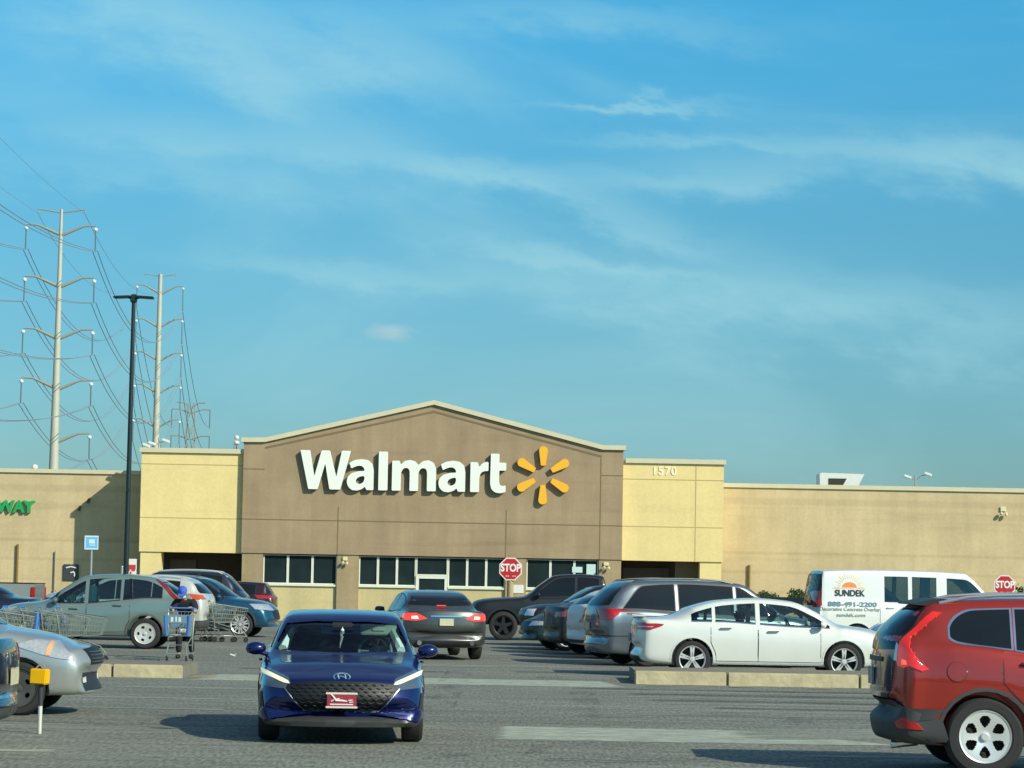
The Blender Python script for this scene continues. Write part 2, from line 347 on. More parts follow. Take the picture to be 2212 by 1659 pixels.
class Body:
    def __init__(s,p):
        s.p=p; st=s.stations(p); s.L=p['L']; s.W=p['W']/2; s.H=p['H']
        ts=[0]
        for a,b in zip(st[:-1],st[1:]): ts.append(ts[-1]+math.hypot(b[0]-a[0],b[3]-a[3])+.01)
        s.f=[pchip(ts,[r[k] for r in st]) for k in range(5)]; s.T=ts[-1]; s.ts=ts
        # table by x
        s.tab=[]; n=400
        for i in range(n+1):
            t=s.T*i/n; s.tab.append([f(t) for f in s.f])
    def at(s,x):
        for a,b in zip(s.tab[:-1],s.tab[1:]):
            if a[0]<=x<=b[0]:
                k=(x-a[0])/max(1e-6,b[0]-a[0]); return [a[i]*(1-k)+b[i]*k for i in range(5)]
        return s.tab[0] if x<s.tab[0][0] else s.tab[-1]
    def stations(s,p):
        L,H=p['L'],p['H']; W=p['W']/2; lo=p.get('low',.2); br,bf,hd=p['belt_r'],p['belt_f'],p['hood']; xrt,xft,xw=p['xrt'],p['xft'],p['xw']; ns=p.get('nose',.56)
        if p['kind']=='sedan':
            dk=p['deck']; xd=p['xd']
            r=[[0,lo+.2,.58,.61,W-.12],[.02,lo+.1,dk-.17,dk-.13,W-.06],[.07,lo+.06,dk-.06,dk-.012,W-.035],[.28,lo+.02,dk-.055,dk,W-.02],[xd,lo,br,dk+.035,W-.012],
               [xd+.4*(xrt-xd),lo,br,dk+.035+.52*(H-dk-.05),W-.005],[xrt,lo,br,H-.045,W]]
        else:
            hb=p.get('hb',.10)  # x where hatch glass starts at belt height
            r=[[0,lo+.25,.66,.70,W-.10],[.02,lo+.12,br-.15,br-.09,W-.05],[hb*.7,lo+.06,br-.03,br+.05,W-.03],[hb+.25*(xrt-hb),lo+.03,br,br+.05+.38*(H-.07-br),W-.035],[xrt,lo,br,H-.05,W-.012]]
        m=(xrt+xft)/2
        r+=[[m,lo,(br+bf)/2,H,W],[xft,lo,bf,H-.045,W],[xft+.5*(xw-xft),lo,bf-.01,(H-.045+hd)/2+.035,W],[xw,lo,bf-.02,hd+.01,W]]
        hd0=p.get('hood_f',hd-.2)
        e=L-xw
        r+=[[xw+.12,lo,hd-.075,hd-.01,W],[xw+.5*e,lo,hd*.55+hd0*.45-.075,hd*.55+hd0*.45,W-.012],[L-.3,lo+.01,hd0-.06,hd0+.0,W-.02],[L-.1,lo+.02,(hd0+ns)/2-.02,(hd0+ns)/2+.04,W-.05],[L-.02,lo+.04,ns-.05,ns,W-.09],[L,lo+.08,ns-.13,ns-.1,W-.13]]
        for k in r[1:]: pass
        for i in range(1,len(r)):
            if r[i][0]<=r[i-1][0]: r[i][0]=r[i-1][0]+.005
        return r
    def section(s,q,inset=0,cav=False):
        x,lo,be,to,w=q; p=s.p
        yR=p.get('roofw',.70)*s.W
        if cav: lo=lo+.16; to=max(to-.045,be-.02); w=w-.07; yR-=.05
        h=to-be; kk=sstep(.10,.34,h); d=be-lo; Hm=s.H-be
        cr=p.get('crease',.0)
        P=[(0,lo),(.5*w,lo),(.88*w,lo+.003),(.96*w,lo+.035),(.98*w,lo+.11),(.99*w,lo+.33*d),(w+cr,lo+.55*d),(.995*w+cr,lo+.72*d),(.982*w,lo+.86*d),(.955*w,be-.03),(.925*w,be)]
        hood=[(.89*w,be+.3*h),(.82*w,be+.52*h),(.70*w,be+.70*h),(.54*w,be+.83*h),(.36*w,be+.93*h),(.18*w,be+.985*h),(0,to)]
        yb=.905*w; ye=yb+(yR-yb)*min(1,max(0,h)/Hm); c=min(.075,.3*h)
        cab=[(yb,be+.012),(yb+(ye-yb)*.30,be+.012+.33*(h-c)),(yb+(ye-yb)*.64,be+.68*(h-c)),(ye,to-c),(ye-.045,to-c*.42),(ye-.13,to-c*.16),(0,to)]
        for a,b in zip(hood,cab): P.append((a[0]*(1-kk)+b[0]*kk,a[1]*(1-kk)+b[1]*kk))
        return P
    def loft(s,cav=False,n=54):
        bm=bmesh.new(); p=s.p; rings=[]
        if cav:
            xa=(p['xd']+.15 if p['kind']=='sedan' else p.get('hb',.1)+.12); xb=p['xw']-.06; qs=[s.at(xa+(xb-xa)*i/16) for i in range(17)]
        else:
            tt=[s.T*i/n for i in range(n+1)]; tt=sorted(set(tt+s.ts)); qs=[[f(t) for f in s.f] for t in tt]
        for q in qs:
            P=s.section(q,0,cav); full=[(y,z) for y,z in P]+[(-y,z) for y,z in P[-2:0:-1]]
            rings.append([bm.verts.new(s.bow(q[0],y,z)) for y,z in full])
        m=len(rings[0])
        for A,B in zip(rings[:-1],rings[1:]):
            for k in range(m): bm.faces.new((A[k],A[(k+1)%m],B[(k+1)%m],B[k]))
        bm.faces.new(rings[0]); bm.faces.new(rings[-1][::-1])
        bmesh.ops.recalc_face_normals(bm,faces=bm.faces[:])
        return bm
    def bow(s,x,y,z):
        p=s.p; L=s.L; r=min(1.1,abs(y)/s.W); fr=sstep(L*.5,L*.95,x); re=sstep(L*.42,L*.05,x)
        bf=p.get('bowf',.26); br=p.get('bowr',.15)
        return Vector((x-bf*fr*r**2.8+br*re*r**3-L/2,y,z))
def evaled(me,mods):
    o=bpy.data.objects.new('tmp',me); COL.objects.link(o)
    for f in mods: f(o)
    bpy.context.view_layer.update(); dg=bpy.context.evaluated_depsgraph_get(); r=bpy.data.meshes.new_from_object(o.evaluated_get(dg)); bpy.data.objects.remove(o); return r
def boolean(me,cut,op='DIFFERENCE'):
    c=bpy.data.objects.new('tmpc',cut); COL.objects.link(c)
    def f(o):
        m=o.modifiers.new('b','BOOLEAN'); m.object=c; m.operation=op; m.solver='EXACT'
    r=evaled(me,[f]); bpy.data.objects.remove(c); return r
def tomesh(bm,name='m'):
    me=bpy.data.meshes.new(name); bm.to_mesh(me); bm.free(); return me
def sh(poly,ax,val,gt):
    out=[]; n=len(poly)
    for i in range(n):
        a=poly[i];b=poly[(i+1)%n]; ia=(a[ax]>=val) if gt else (a[ax]<=val); ib=(b[ax]>=val) if gt else (b[ax]<=val)
        if ia: out.append(a)
        if ia!=ib:
            t=(val-a[ax])/(b[ax]-a[ax]); out.append((a[0]+t*(b[0]-a[0]),a[1]+t*(b[1]-a[1])))
    return out
class Proj:
    """lays curved panels onto a body shell"""
    def __init__(s,me,L):
        bm=bmesh.new(); bm.from_mesh(me); s.b=BVHTree.FromBMesh(bm); bm.free(); s.L=L
    def pt(s,q,view,off):
        a,z=q
        if view=='l': o=Vector((a-s.L/2,4,z)); d=Vector((0,-1,0))
        elif view=='r': o=Vector((a-s.L/2,-4,z)); d=Vector((0,1,0))
        elif view=='f': o=Vector((5,a,z)); d=Vector((-1,0,0))
        elif view=='b': o=Vector((-5,a,z)); d=Vector((1,0,0))
        elif view=='t': o=Vector((a-s.L/2,z,4)); d=Vector((0,0,-1))
        else:  # ('c',angle): seen from a horizontal angle; a runs across
            # ('c',angle): seen obliquely from a corner; a>0 lies towards the car's side, a<0 towards its middle
            an=view[1]; n=Vector((math.cos(an),math.sin(an),0)); t=Vector((-math.sin(an),math.cos(an),0)); a*=(1 if math.sin(an)*math.cos(an)>0 else -1)
            o=Vector(((s.L/2-.9)*(1 if math.cos(an)>0 else -1),0,0))+n*6+t*a+Vector((0,0,z)); d=-n
        h=s.b.ray_cast(o,d)
        if h[0] is None:
            h=s.b.find_nearest(o+d*(5-s.L/2+.25 if view in('f','b') else (5.2 if isinstance(view,tuple) else 3.2)))
        co,no=h[0],h[1]
        if no.dot(d)>0: no=-no
        return co+no*off,d
    def panel(s,poly,view,off=.004,th=.012,cell=.07,bm=None):
        bm=bm or bmesh.new(); vd={}
        x0=min(p[0] for p in poly);x1=max(p[0] for p in poly);z0=min(p[1] for p in poly);z1=max(p[1] for p in poly)
        nx=max(1,math.ceil((x1-x0)/cell)); nz=max(1,math.ceil((z1-z0)/cell)); faces=[]
        def V(q):
            k=(round(q[0],4),round(q[1],4))
            if k not in vd:
                co,d=s.pt(q,view,off); vd[k]=(bm.verts.new(co),d)
            return vd[k][0]
        ar=sum(poly[i][0]*poly[(i+1)%len(poly)][1]-poly[(i+1)%len(poly)][0]*poly[i][1] for i in range(len(poly)))
        for i in range(nx):
            a=sh(sh(poly,0,x0+(x1-x0)*i/nx,True),0,x0+(x1-x0)*(i+1)/nx,False)
            if len(a)<3: continue
            for j in range(nz):
                c=sh(sh(a,1,z0+(z1-z0)*j/nz,True),1,z0+(z1-z0)*(j+1)/nz,False)
                if len(c)<3: continue
                A=abs(sum(c[k][0]*c[(k+1)%len(c)][1]-c[(k+1)%len(c)][0]*c[k][1] for k in range(len(c))))/2
                if A<1e-7: continue
                vs=[]
                for q in c:
                    v=V(q)
                    if v not in vs: vs.append(v)
                if len(vs)>=3:
                    try: faces.append(bm.faces.new(vs))
                    except ValueError: pass
        bmesh.ops.recalc_face_normals(bm,faces=faces)
        # make faces point outwards
        dd=next(iter(vd.values()))[1]
        if sum(f.normal.dot(dd)*f.calc_area() for f in faces)>0: bmesh.ops.reverse_faces(bm,faces=faces)
        be=[e for e in bm.edges if e.is_boundary and any(f in faces for f in e.link_faces)] if th else []
        if be:
            r=bmesh.ops.extrude_edge_only(bm,edges=be)
            vs=[g for g in r['geom'] if isinstance(g,bmesh.types.BMVert)]
            for v in vs: v.co+=dd*th
        return bm
    def text(s,me,cx,cz,view,off,flip=1):
        # text lies in the xy plane; lay it on the side of the body
        for v in me.vertices:
            a=cx+v.co.x*flip; z=cz+v.co.y; co,d=s.pt((a,z),view,off+v.co.z); v.co=co
        return me
def pobj(name,bm,m,parent,sm=50):
    me=tomesh(bm,name); smooth(me,sm); return link(name,me,m,parent)
def wheel_mesh(R,w=.22,rr=.68):
    mb=MB(); mb.lathe([(R*rr,-w*.42),(R*(rr+.05),-w*.5),(R*.90,-w*.5),(R*.97,-w*.42),(R,-w*.3),(R,w*.3),(R*.97,w*.42),(R*.90,w*.5),(R*(rr+.05),w*.5),(R*rr,w*.42)],n=44)
    mb.lathe([(R*rr,-w*.42),(R*rr,w*.1),(0.01,w*.12)],n=30)
    return mb.mesh('wheel',35)
def rim_mesh(R,w,kind,rr=.68):
    r=R*rr; mb=MB(); y=-w*.5
    mb.lathe([(r*.90,y+.05),(r*.93,y+.012),(r*.99,y+.002),(r*1.02,y+.015)],n=44)
    if kind=='steel' or kind=='six':
        n=5 if kind=='steel' else 6; seg=120
        r0,r1=(.50,.74) if kind=='steel' else (.34,.80)
        hw=.22 if kind=='steel' else .30
        def hole(a,rad):
            k=(a*n/(2*pi))%1-.5; rr_=(rad/r-(r0+r1)/2)/((r1-r0)/2); ww=hw*(1+ (.25*rr_ if kind=='six' else 0))
            return (k/ww)**2+rr_**2<1
        rad=[.0,.12,.16,.22]+[.26+.03*i for i in range(24)]
        G={}
        def dish(q): return y+.012+.03*(1-min(1,abs(q-.62)/.4))*0+ (.035*(1-q)**1.5 if q>.2 else .02)
        for i,q in enumerate(rad):
            q=min(q,.96)
            for k in range(seg): 
                a=2*pi*k/seg; G[i,k]=mb.bm.verts.new((q*r*math.cos(a),dish(q),q*r*math.sin(a)))
        for i in range(len(rad)-1):
            if rad[i]>=.96: break
            for k in range(seg):
                a=2*pi*(k+.5)/seg
                if hole(a,(rad[i]+rad[i+1])/2*r): continue
                mb.bm.faces.new((G[i,k],G[i,(k+1)%seg],G[i+1,(k+1)%seg],G[i+1,k]))
        fs=mb.bm.faces[:]
        bmesh.ops.remove_doubles(mb.bm,verts=mb.bm.verts[:],dist=1e-5)
        ed=[e for e in mb.bm.edges if e.is_boundary]
        rg=bmesh.ops.extrude_edge_only(mb.bm,edges=ed)
        for g in rg['geom']:
            if isinstance(g,bmesh.types.BMVert): g.co.y+=.035
    else:
        n,dbl={'five':(5,1),'split':(5,2),'ten':(10,1),'y':(7,2)}[kind]
        for i in range(n):
            a=2*pi*i/n+.31
            for j in range(dbl):
                da=0 if dbl==1 else (j-.5)*.24
                w0=.20*r if dbl==1 and n==5 else .09*r; w1=.13*r if n==5 and dbl==1 else .075*r
                a0=a+da*.6; a1=a+da*(1.5 if kind=='y' else 1)
                p0=(math.cos(a0)*r*.12,math.sin(a0)*r*.12); p1=(math.cos(a1)*r*.95,math.sin(a1)*r*.95)
                t=Vector((p1[0]-p0[0],p1[1]-p0[1])).normalized(); nn=Vector((-t.y,t.x))
                P=[(p0[0]+nn.x*w0,p0[1]+nn.y*w0),(p0[0]-nn.x*w0,p0[1]-nn.y*w0),(p1[0]-nn.x*w1,p1[1]-nn.y*w1),(p1[0]+nn.x*w1,p1[1]+nn.y*w1)]
                mb.prism(P,y+.018,y+.05)
        mb.cyl((0,y+.012,0),(0,y+.06,0),r*.2,r*.24,20)
    mb.cyl((0,y+.004,0),(0,y+.03,0),r*.13,r*.16,16)
    return mb.mesh('rim',30)
def seat_mesh():
    mb=MB(); mb.box(-.25,.27,-.25,.25,.30,.48,.05)
    m=Matrix.Rotation(R_(-14),3,'Y'); mb.obox((-.30,0,.76),(.14,.48,.62),m,.05); mb.obox((-.38,0,1.13),(.10,.26,.18),m,.04)
    return mb.mesh('seat')
def arch_poly(x,z,R,a0=0,a1=pi,w=.05,n=14):
    o=[(x+(R+w)*math.cos(a0+(a1-a0)*i/n),z+(R+w)*math.sin(a0+(a1-a0)*i/n)) for i in range(n+1)]
    i_=[(x+R*math.cos(a1+(a0-a1)*i/n),z+R*math.sin(a1+(a0-a1)*i/n)) for i in range(n+1)]
    return o+i_
def car(label,cat,p,pm,loc,heading,group=None,name='parked_car'):
    """p: measures in metres, x counted from the rear bumper"""
    root=empty(name,label,cat,(loc[0],loc[1],gz(loc[1])+(loc[2] if len(loc)>2 else 0)),R_(heading),group)
    B=Body(p); L=p['L']; H=p['H']; Rw=p['R']; xr,xf=p['xr'],p['xf']; Wd=p['W']/2
    base=evaled(tomesh(B.loft()),[lambda o:setattr(o.modifiers.new('s','SUBSURF'),'levels',1)])
    PJ=Proj(base,L); lod=p.get('lod',0)
    me=base
    gm=p.get('glass',DG); hollow=p.get('hollow')
    # side windows from the profile
    wins=[]
    eb=p.get('win_b',.035); et=p.get('win_t',.095)
    for (a,b) in p['win']:
        xs=[a+(b-a)*(i/20)**1.4 for i in range(21)]; bot=[];top=[]
        for x in xs:
            q=B.at(x); e=p.get('pil',.10)
            t=min(B.at(x+e)[3],B.at(x-e)[3],q[3])-et; z=q[2]+eb
            if p.get('round_r') and x-a<p['round_r'] and (a,b)==p['win'][0]:
                k=(x-a)/p['round_r']; z+=.08*(1-math.sqrt(1-(1-k)**4)); t-=.20*(1-math.sqrt(1-(1-k)**2))
            if t>z+.03: bot.append((x,z)); top.append((x,t))
        if p.get('slant') and (a,b)==p['win'][0]: top=[(x+p['slant']*(1-(x-a)/(b-a)),z) for x,z in top]
        if len(bot)>2: wins.append(bot+top[::-1])
    q=B.at(p['xft']); yR=p.get('roofw',.70)*Wd
    hz=p['hood']
    ws=[(-.84*Wd,hz+.045),(0,hz+.03),(.84*Wd,hz+.045),(yR-.035,H-.125-p.get('ws_t',0)),(.3,H-.095-p.get('ws_t',0)),(-.3,H-.095-p.get('ws_t',0)),(-yR+.035,H-.125-p.get('ws_t',0))]
    rz=(p['deck']+.075) if p['kind']=='sedan' else p['belt_r']+.08
    rt=H-(.125 if p['kind']=='sedan' else .17)
    rw=p.get('rwin') or [(-.74*Wd,rz+.01),(0,rz-.005),(.74*Wd,rz+.01),(yR-.05,rt),(-yR+.05,rt)]
    wc=bmesh.new()
    if hollow:
        me=boolean(me,tomesh(B.loft(cav=True)))
        mb=MB()
        for w in wins: mb.prism([(x-L/2,z) for x,z in w],-1.4,1.4)
        c=mb.mesh('c',0); me=boolean(me,c)
        mb=MB(); mb.prism(ws,.25*L/4,L/2+.4,'yz'); me=boolean(me,mb.mesh('c',0))
        if p.get('rear_open',1):
            mb=MB(); mb.prism(rw,-L/2-.2,-L*.18,'yz'); me=boolean(me,mb.mesh('c',0))
    # wheel wells
    mb=MB(); Ra=Rw+p.get('gap',.055)
    for x in (xr,xf):
        for sy in (-1,1): mb.cyl((x-L/2,sy*(Wd-.30),Rw+.01),(x-L/2,sy*(Wd+.3),Rw+.01),Ra,n=40)
    wc_=mb.mesh('c',0); me=boolean(me,wc_)
    bm=bmesh.new(); bm.from_mesh(me)
    for f in bm.faces:
        c=f.calc_center_median()
        for x in (xr,xf):
            if math.hypot(c.x-(x-L/2),c.z-Rw-.01)<Ra+.004 and abs(c.y)<Wd-.005 and c.z<Rw*2.4: f.material_index=1
        if c.z<p.get('low',.2)+.035 and f.normal.z<-.5: f.material_index=1
        if hollow:
            q=B.at(c.x+L/2)
            if abs(c.y)<Wd*.93 and c.z>.36 and c.z<H-.04 and f.material_index==0:
                # faces of the cabin lining point towards the cabin's middle
                if f.normal.dot(Vector((0,0,.9))-c)>0.02 and abs(c.x)<L*.36 and (f.normal.z<.2 or c.z<.5) : f.material_index=2
    bm.to_mesh(me); bm.free(); smooth(me,38)
    me.materials.clear()
    for m in (pm,WELL,mat('cabin_lining',(.05,.055,.055),.8)): me.materials.append(m)
    body=link('body',me,[],root)
    # glass
    trim=p.get('trim')
    for side in ('l','r'):
        for w in wins:
            cx=sum(a for a,_ in w)/len(w); cz=sum(b for _,b in w)/len(w)
            if trim or not hollow:
                g=[(cx+(a-cx)*1.0+(.02 if a>cx else -.02),cz+(b-cz)*1.0+(.016 if b>cz else -.016)) for a,b in w]
                if not hollow: pobj('window_trim',PJ.panel(g,side,.003,.01,.05 if not lod else .12),trim or BLK,root)
                else:
                    k=len(w); bm=bmesh.new()
                    lw=w[:k//2]; pobj('window_trim',PJ.panel([(a,b-.018) for a,b in lw]+[(a,b+.004) for a,b in lw[::-1]],side,.004,.012,.12),trim,root)
            gw=[(cx+(a-cx)*1.01,cz+(b-cz)*1.02) for a,b in w] if hollow else w
            pobj('window',PJ.panel(gw,side,-.008 if hollow else .006,.005 if hollow else .01,.05 if not lod else .1),p.get('cg',CG) if hollow else gm,root)
    cw=lambda P,k: [(y*k,z) for y,z in P]
    if not hollow: pobj('windshield',PJ.panel(ws,'f',.006,.01,.1),gm,root)
    else: pobj('windshield',PJ.panel([(y*1.015,z+(.012 if z>1.2 else -.012)) for y,z in ws],'f',-.006,.004,.1),WSG,root)
    if not hollow or not p.get('rear_open',1): pobj('rear_window',PJ.panel(rw,'b',.006,.01,.1),gm,root)
    else: pobj('rear_window',PJ.panel([(y*1.01,z) for y,z in rw],'b',-.006,.004,.1),CG,root)
    # doors with dark shut lines
    for side in ('l','r'):
        if side in p.get('hide',''): continue
        for (a,b) in p['doors']:
            zb=p.get('low',.2)+p.get('door_b',.10)
            def edge(x,right):
                pts=[]; 
                for i in range(9):
                    z=zb+(B.at(x)[2]-zb-.0)*i/8; xx=x
                    for wx in (xr,xf):
                        d2=(Ra+.06)**2-(z-Rw)**2
                        if d2>0:
                            if right and x>wx-Ra-.06 and wx>a: xx=min(xx,wx-math.sqrt(d2))
                            if not right and x<wx+Ra+.06 and wx<b: xx=max(xx,wx+math.sqrt(d2))
                    pts.append((xx,z))
                return pts
            el=edge(a,False); er=edge(b,True); poly=el[:1]+er+el[::-1][:-1]
            # order: bottom-left, right edge upwards, then left edge downwards
            poly=[el[0]]+er+el[::-1][:-1]
            cx=(a+b)/2; cz=(zb+p['belt_r'])/2
            big=[(x+(.011 if x>cx else -.011),z+(.0 if z>cz else -.011)) for x,z in poly]
            d=pobj('door',PJ.panel(poly,side,.005,.01,.14),pm,root)
            pobj('door_seal',PJ.panel(big,side,.0015,.01,.14),BLK,d)
            hx=a+.16; hzz=B.at(hx)[2]-.10
            co,_=PJ.pt((hx,hzz),side,.02); co2,_=PJ.pt((hx+.2,hzz+.005),side,.02)
            mb=MB(); mb.tube([co,co+(co2-co)*.1+Vector((0,.02 if side=='l' else -.02,0)),co+(co2-co)*.9+Vector((0,.02 if side=='l' else -.02,0)),co2],.014,6)
            mb.build('door_handle',p.get('handle',pm),d)
    if 'clad' in p:
        for side in ('l','r'):
            z0=p.get('low',.2)+.02; z1=z0+p['clad'][0]
            pobj('side_cladding',PJ.panel([(xr+Ra*.95,z0),(xf-Ra*.95,z0),(xf-Ra*.98,z1),(xr+Ra*.98,z1)],side,.008,.015,.2),p['clad'][1],root)
            for x in (xr,xf): pobj('arch_trim',PJ.panel(arch_poly(x,Rw+.01,Ra-.004,-.25,pi+.25,p['clad'][2]),side,.008,.015,.08),p['clad'][1],root)
    else:
        for side in ('l','r'):
            for x in (xr,xf): pobj('arch_lip',PJ.panel(arch_poly(x,Rw+.01,Ra-.004,-.05,pi+.05,.03),side,.006,.01,.08),pm,root)
    # named patches: (name, view, polygon, material, offset, mirrored)
    for it in p.get('bits',[]):
        nm,view,poly,mt,off,mir=it[:6]; th=it[6] if len(it)>6 else .012
        mt=pm if mt=='paint' else mt
        o=pobj(nm,PJ.panel(poly,view,off,th,.03 if not lod else .06),mt,root)
        if mir:
            if view in ('f','b'): v2=view; P2=[(-a,z) for a,z in poly]
            elif view in ('l','r'): v2='r' if view=='l' else 'l'; P2=poly
            else: v2=('c',-view[1]); P2=poly
            pobj(nm,PJ.panel(P2,v2,off,th,.03 if not lod else .06),mt,root)
    # wheels
    ww=p.get('ww',.22); wme=wheel_mesh(Rw,ww,p.get('rr',.68)); rme=rim_mesh(Rw,ww,p.get('rim','five'),p.get('rr',.68))
    for x in (xr,xf):
        for sy in (-1,1):
            w=link('wheel',wme,[RUB],root); w.location=(x-L/2,sy*(Wd-ww/2-.025),Rw)
            w.rotation_euler=(0,0,0 if sy<0 else pi)
            if x==xf and p.get('steer'): w.rotation_euler[2]+=R_(p['steer'])
            link('rim',rme,[p.get('rimm',ALU)],w)
    # mirrors
    if p.get('mirrors',1):
        xm=p['xw']-p.get('mx',.42)
        for side,sy in (('l',1),('r',-1)):
            co,_=PJ.pt((xm,B.at(xm)[2]+.03),side,0)
            mb=MB(); c=co+Vector((0,sy*.135,.06)); mb.ball(c,.085,.115,.072,14,8); 
            for v in mb.bm.verts:
                if v.co.x<c.x-.03: v.co.x=c.x-.03
            mb.tube([co+Vector((0,-sy*.02,-.01)),co+Vector((.01,sy*.10,.02))],.025,8)
            mo=mb.build('side_mirror',p.get('mirm',pm),root)
            MB().box(c.x-.036,c.x-.031,c.y-.095,c.y+.095,c.z-.052,c.z+.052,0).build('mirror_glass',DG,mo)
    # roof rails
    if 'rails' in p:
        xa,xb,rm=p['rails']
        for sy in (-1,1):
            pts=[]
            for i in range(9):
                x=xa+(xb-xa)*i/8; co,_=PJ.pt((x,sy*(yR-.05)),'t',0); co.z+=.055*math.sin(pi*min(1,max(0,i/8)))**.35 if 0<i<8 else 0; pts.append(co)
            MB().tube(pts,.018,8).build('roof_rail',rm,root)
    if hollow:
        sm=seat_mesh(); sc_=mat('seat_cloth',p.get('seatc',(.07,.075,.075)),.9)
        xs_=(p['xw']-1.45-L/2, p['xw']-2.3-L/2)
        for i,x in enumerate(xs_):
            for sy in (-1,1):
                o=link('seat',sm,[sc_],root); o.location=(x,sy*.37,0)
        MB().box(p['xw']-.75-L/2,p['xw']-.15-L/2,-Wd+.16,Wd-.16,.62,p['belt_f']+.01,.06).build('dashboard',BLK,root)
        a=Vector((p['xw']-.85-L/2,.37,.93)); m=Matrix.Rotation(R_(-25),3,'Y')
        mb=MB(); mb.tube([a+m@Vector((0,.18*math.cos(t),.18*math.sin(t))) for t in [2*pi*i/28 for i in range(28)]],.017,8,closed=True)
        for t in (0,pi,-pi/2): mb.tube([a,a+m@Vector((0,.18*math.cos(t),.18*math.sin(t)))],.014,6)
        mb.ball(a,.04,.06,.06); root['sw']=1; del root['sw']; mb.build('steering_wheel',p.get('swm',mat('sunlit_steering_leather',(.20,.30,.36),.35)),root)  # wheel colour lightened and blued to carry the sun's gloss
    # plates
    for (v,yy,zz,wd,ht,mt) in p.get('plates',[]):
        P=[(yy-wd/2,zz-ht/2),(yy+wd/2,zz-ht/2),(yy+wd/2,zz+ht/2),(yy-wd/2,zz+ht/2)]
        co,_=PJ.pt((yy,zz),v,.015); s=1 if v=='f' else -1
        mb=MB(); mb.box(co.x,co.x+.012*s,yy-wd/2,yy+wd/2,zz-ht/2,zz+ht/2,.004); mb.build('licence_plate',mt,root)
    return root,PJ,B

# ---- blue sedan coming towards the camera
P_BLUE=paint('blue',(.004,.013,.105),.45,.28)
GRL=mat('grille_dark_chrome',(.06,.06,.05),.3,.7); GRB=mat('grille_black',(.008,.008,.009),.5)
def P(kind,L,W,H,R,xr,xf,**k): 
    d=dict(kind=kind,L=L,W=W,H=H,R=R,xr=xr,xf=xf); d.update(k); return d
blue_p=P('sedan',4.68,1.80,1.385,.325,1.08,3.80,belt_r=.95,belt_f=.875,hood=.90,hood_f=.755,deck=1.0,ws_t=.03,xd=.62,xrt=1.50,xft=2.78,xw=3.62,low=.165,nose=.53,bowf=.36,
  win=[(1.0,2.12),(2.18,3.38)],doors=[(1.35,2.14),(2.16,3.30)],hollow=1,rim='ten',roofw=.72,seatc=(.03,.035,.04),
  bits=[('headlight','f',[(.52,.60),(.60,.575),(.87,.60),(.885,.72),(.86,.775),(.80,.78),(.56,.69)],mat('dark_lens',(.10,.14,.18),.08,.3,1),.004,1),
        ('running_lamp','f',[(.54,.625),(.60,.632),(.84,.715),(.87,.755),(.82,.75),(.56,.655)],DRL,.012,1),
        ('grille','f',[(-.56,.63),(-.30,.655),(0,.66),(.30,.655),(.56,.63),(.585,.575),(.36,.335),(-.36,.335),(-.585,.575)],GRB,.006,0),
        ('lower_lip','f',[(-.78,.205),(.78,.205),(.82,.235),(.35,.285),(-.35,.285),(-.82,.235)],mat('lip_grey',(.06,.062,.06),.35,.3),.016,0),
        ('air_intake_trim','f',[(.80,.30),(.86,.33),(.87,.52),(.84,.54)],BLK,.006,1),
        ('bumper_crease','f',[(.30,.30),(.80,.25),(.86,.30),(.80,.385),(.60,.345),(.36,.325)],'paint',.03,1)],
  plates=[])
root,PJ,B=car('deep blue sedan with lit running lamps driving towards the camera','car',blue_p,P_BLUE,(-1.87,30.25),-86.2,name='sedan')
BLUE=root
# grille mesh bars, chrome corner trims, emblem, dealer plate
mb=MB()
def inside(y,z):
    P_=[(-.55,.62),(-.30,.65),(0,.655),(.30,.65),(.55,.62),(.57,.575),(.35,.34),(-.35,.34),(-.57,.575)]
    c=False; n=len(P_)
    for i in range(n):
        a,b=P_[i],P_[(i+1)%n]
        if (a[1]>z)!=(b[1]>z) and y<(b[0]-a[0])*(z-a[1])/(b[1]-a[1])+a[0]: c=not c
    return c
for j in range(9):
    z=.355+.034*j
    for i in range(-7,8):
        y=i*.088+(.044 if j%2 else 0)
        if inside(y-.02,z) and inside(y+.02,z):
            a,_=PJ.pt((y-.034,z),'f',.012); b,_=PJ.pt((y,z-.010),'f',.016); c,_=PJ.pt((y+.034,z),'f',.012); mb.tube([a,b,c],[.004,.009,.004],5)
mb.build('grille_mesh',GRL,root)
for sy in (-1,1):
    pts=[PJ.pt((sy*a,z),'f',.012)[0] for a,z in [(.60,.585),(.545,.52),(.47,.44),(.40,.365),(.375,.34)]]
    MB().tube(pts,.007,6).build('grille_trim',mat('satin_trim',(.35,.38,.42),.3,.9),root)
co,_=PJ.pt((0,.695),'f',.012)
mb=MB(); mb.tube([co+Vector((.0-.02*math.sin(t)*.5,.085*math.cos(t),.042*math.sin(t))) for t in [2*pi*i/28 for i in range(28)]],.008,6,closed=True)
mb.tube([co+Vector((0,.045,-.030)),co+Vector((0,.028,.032))],.008,6); mb.tube([co+Vector((0,-.028,-.032)),co+Vector((0,-.045,.030))],.008,6); mb.tube([co+Vector((0,.037,-.008)),co+Vector((0,0,.006)),co+Vector((0,-.037,.008))],.008,6)
mb.build('emblem',CHR,root)
co,_=PJ.pt((0,.47),'f',.03)
pl=MB().box(co.x,co.x+.012,-.155,.155,.395,.545,.005).build('dealer_plate',mat('maroon_plate',(.30,.035,.06),.4,noise=(20,.2)),root)
mb=MB()
for z0,z1 in ((.530,.552),(.388,.408)): mb.box(co.x+.01,co.x+.018,-.165,.165,z0,z1,.003)
mb.build('plate_frame',mat('plate_frame_cream',(.7,.62,.55),.5),pl)
mb=MB(); x=co.x+.016
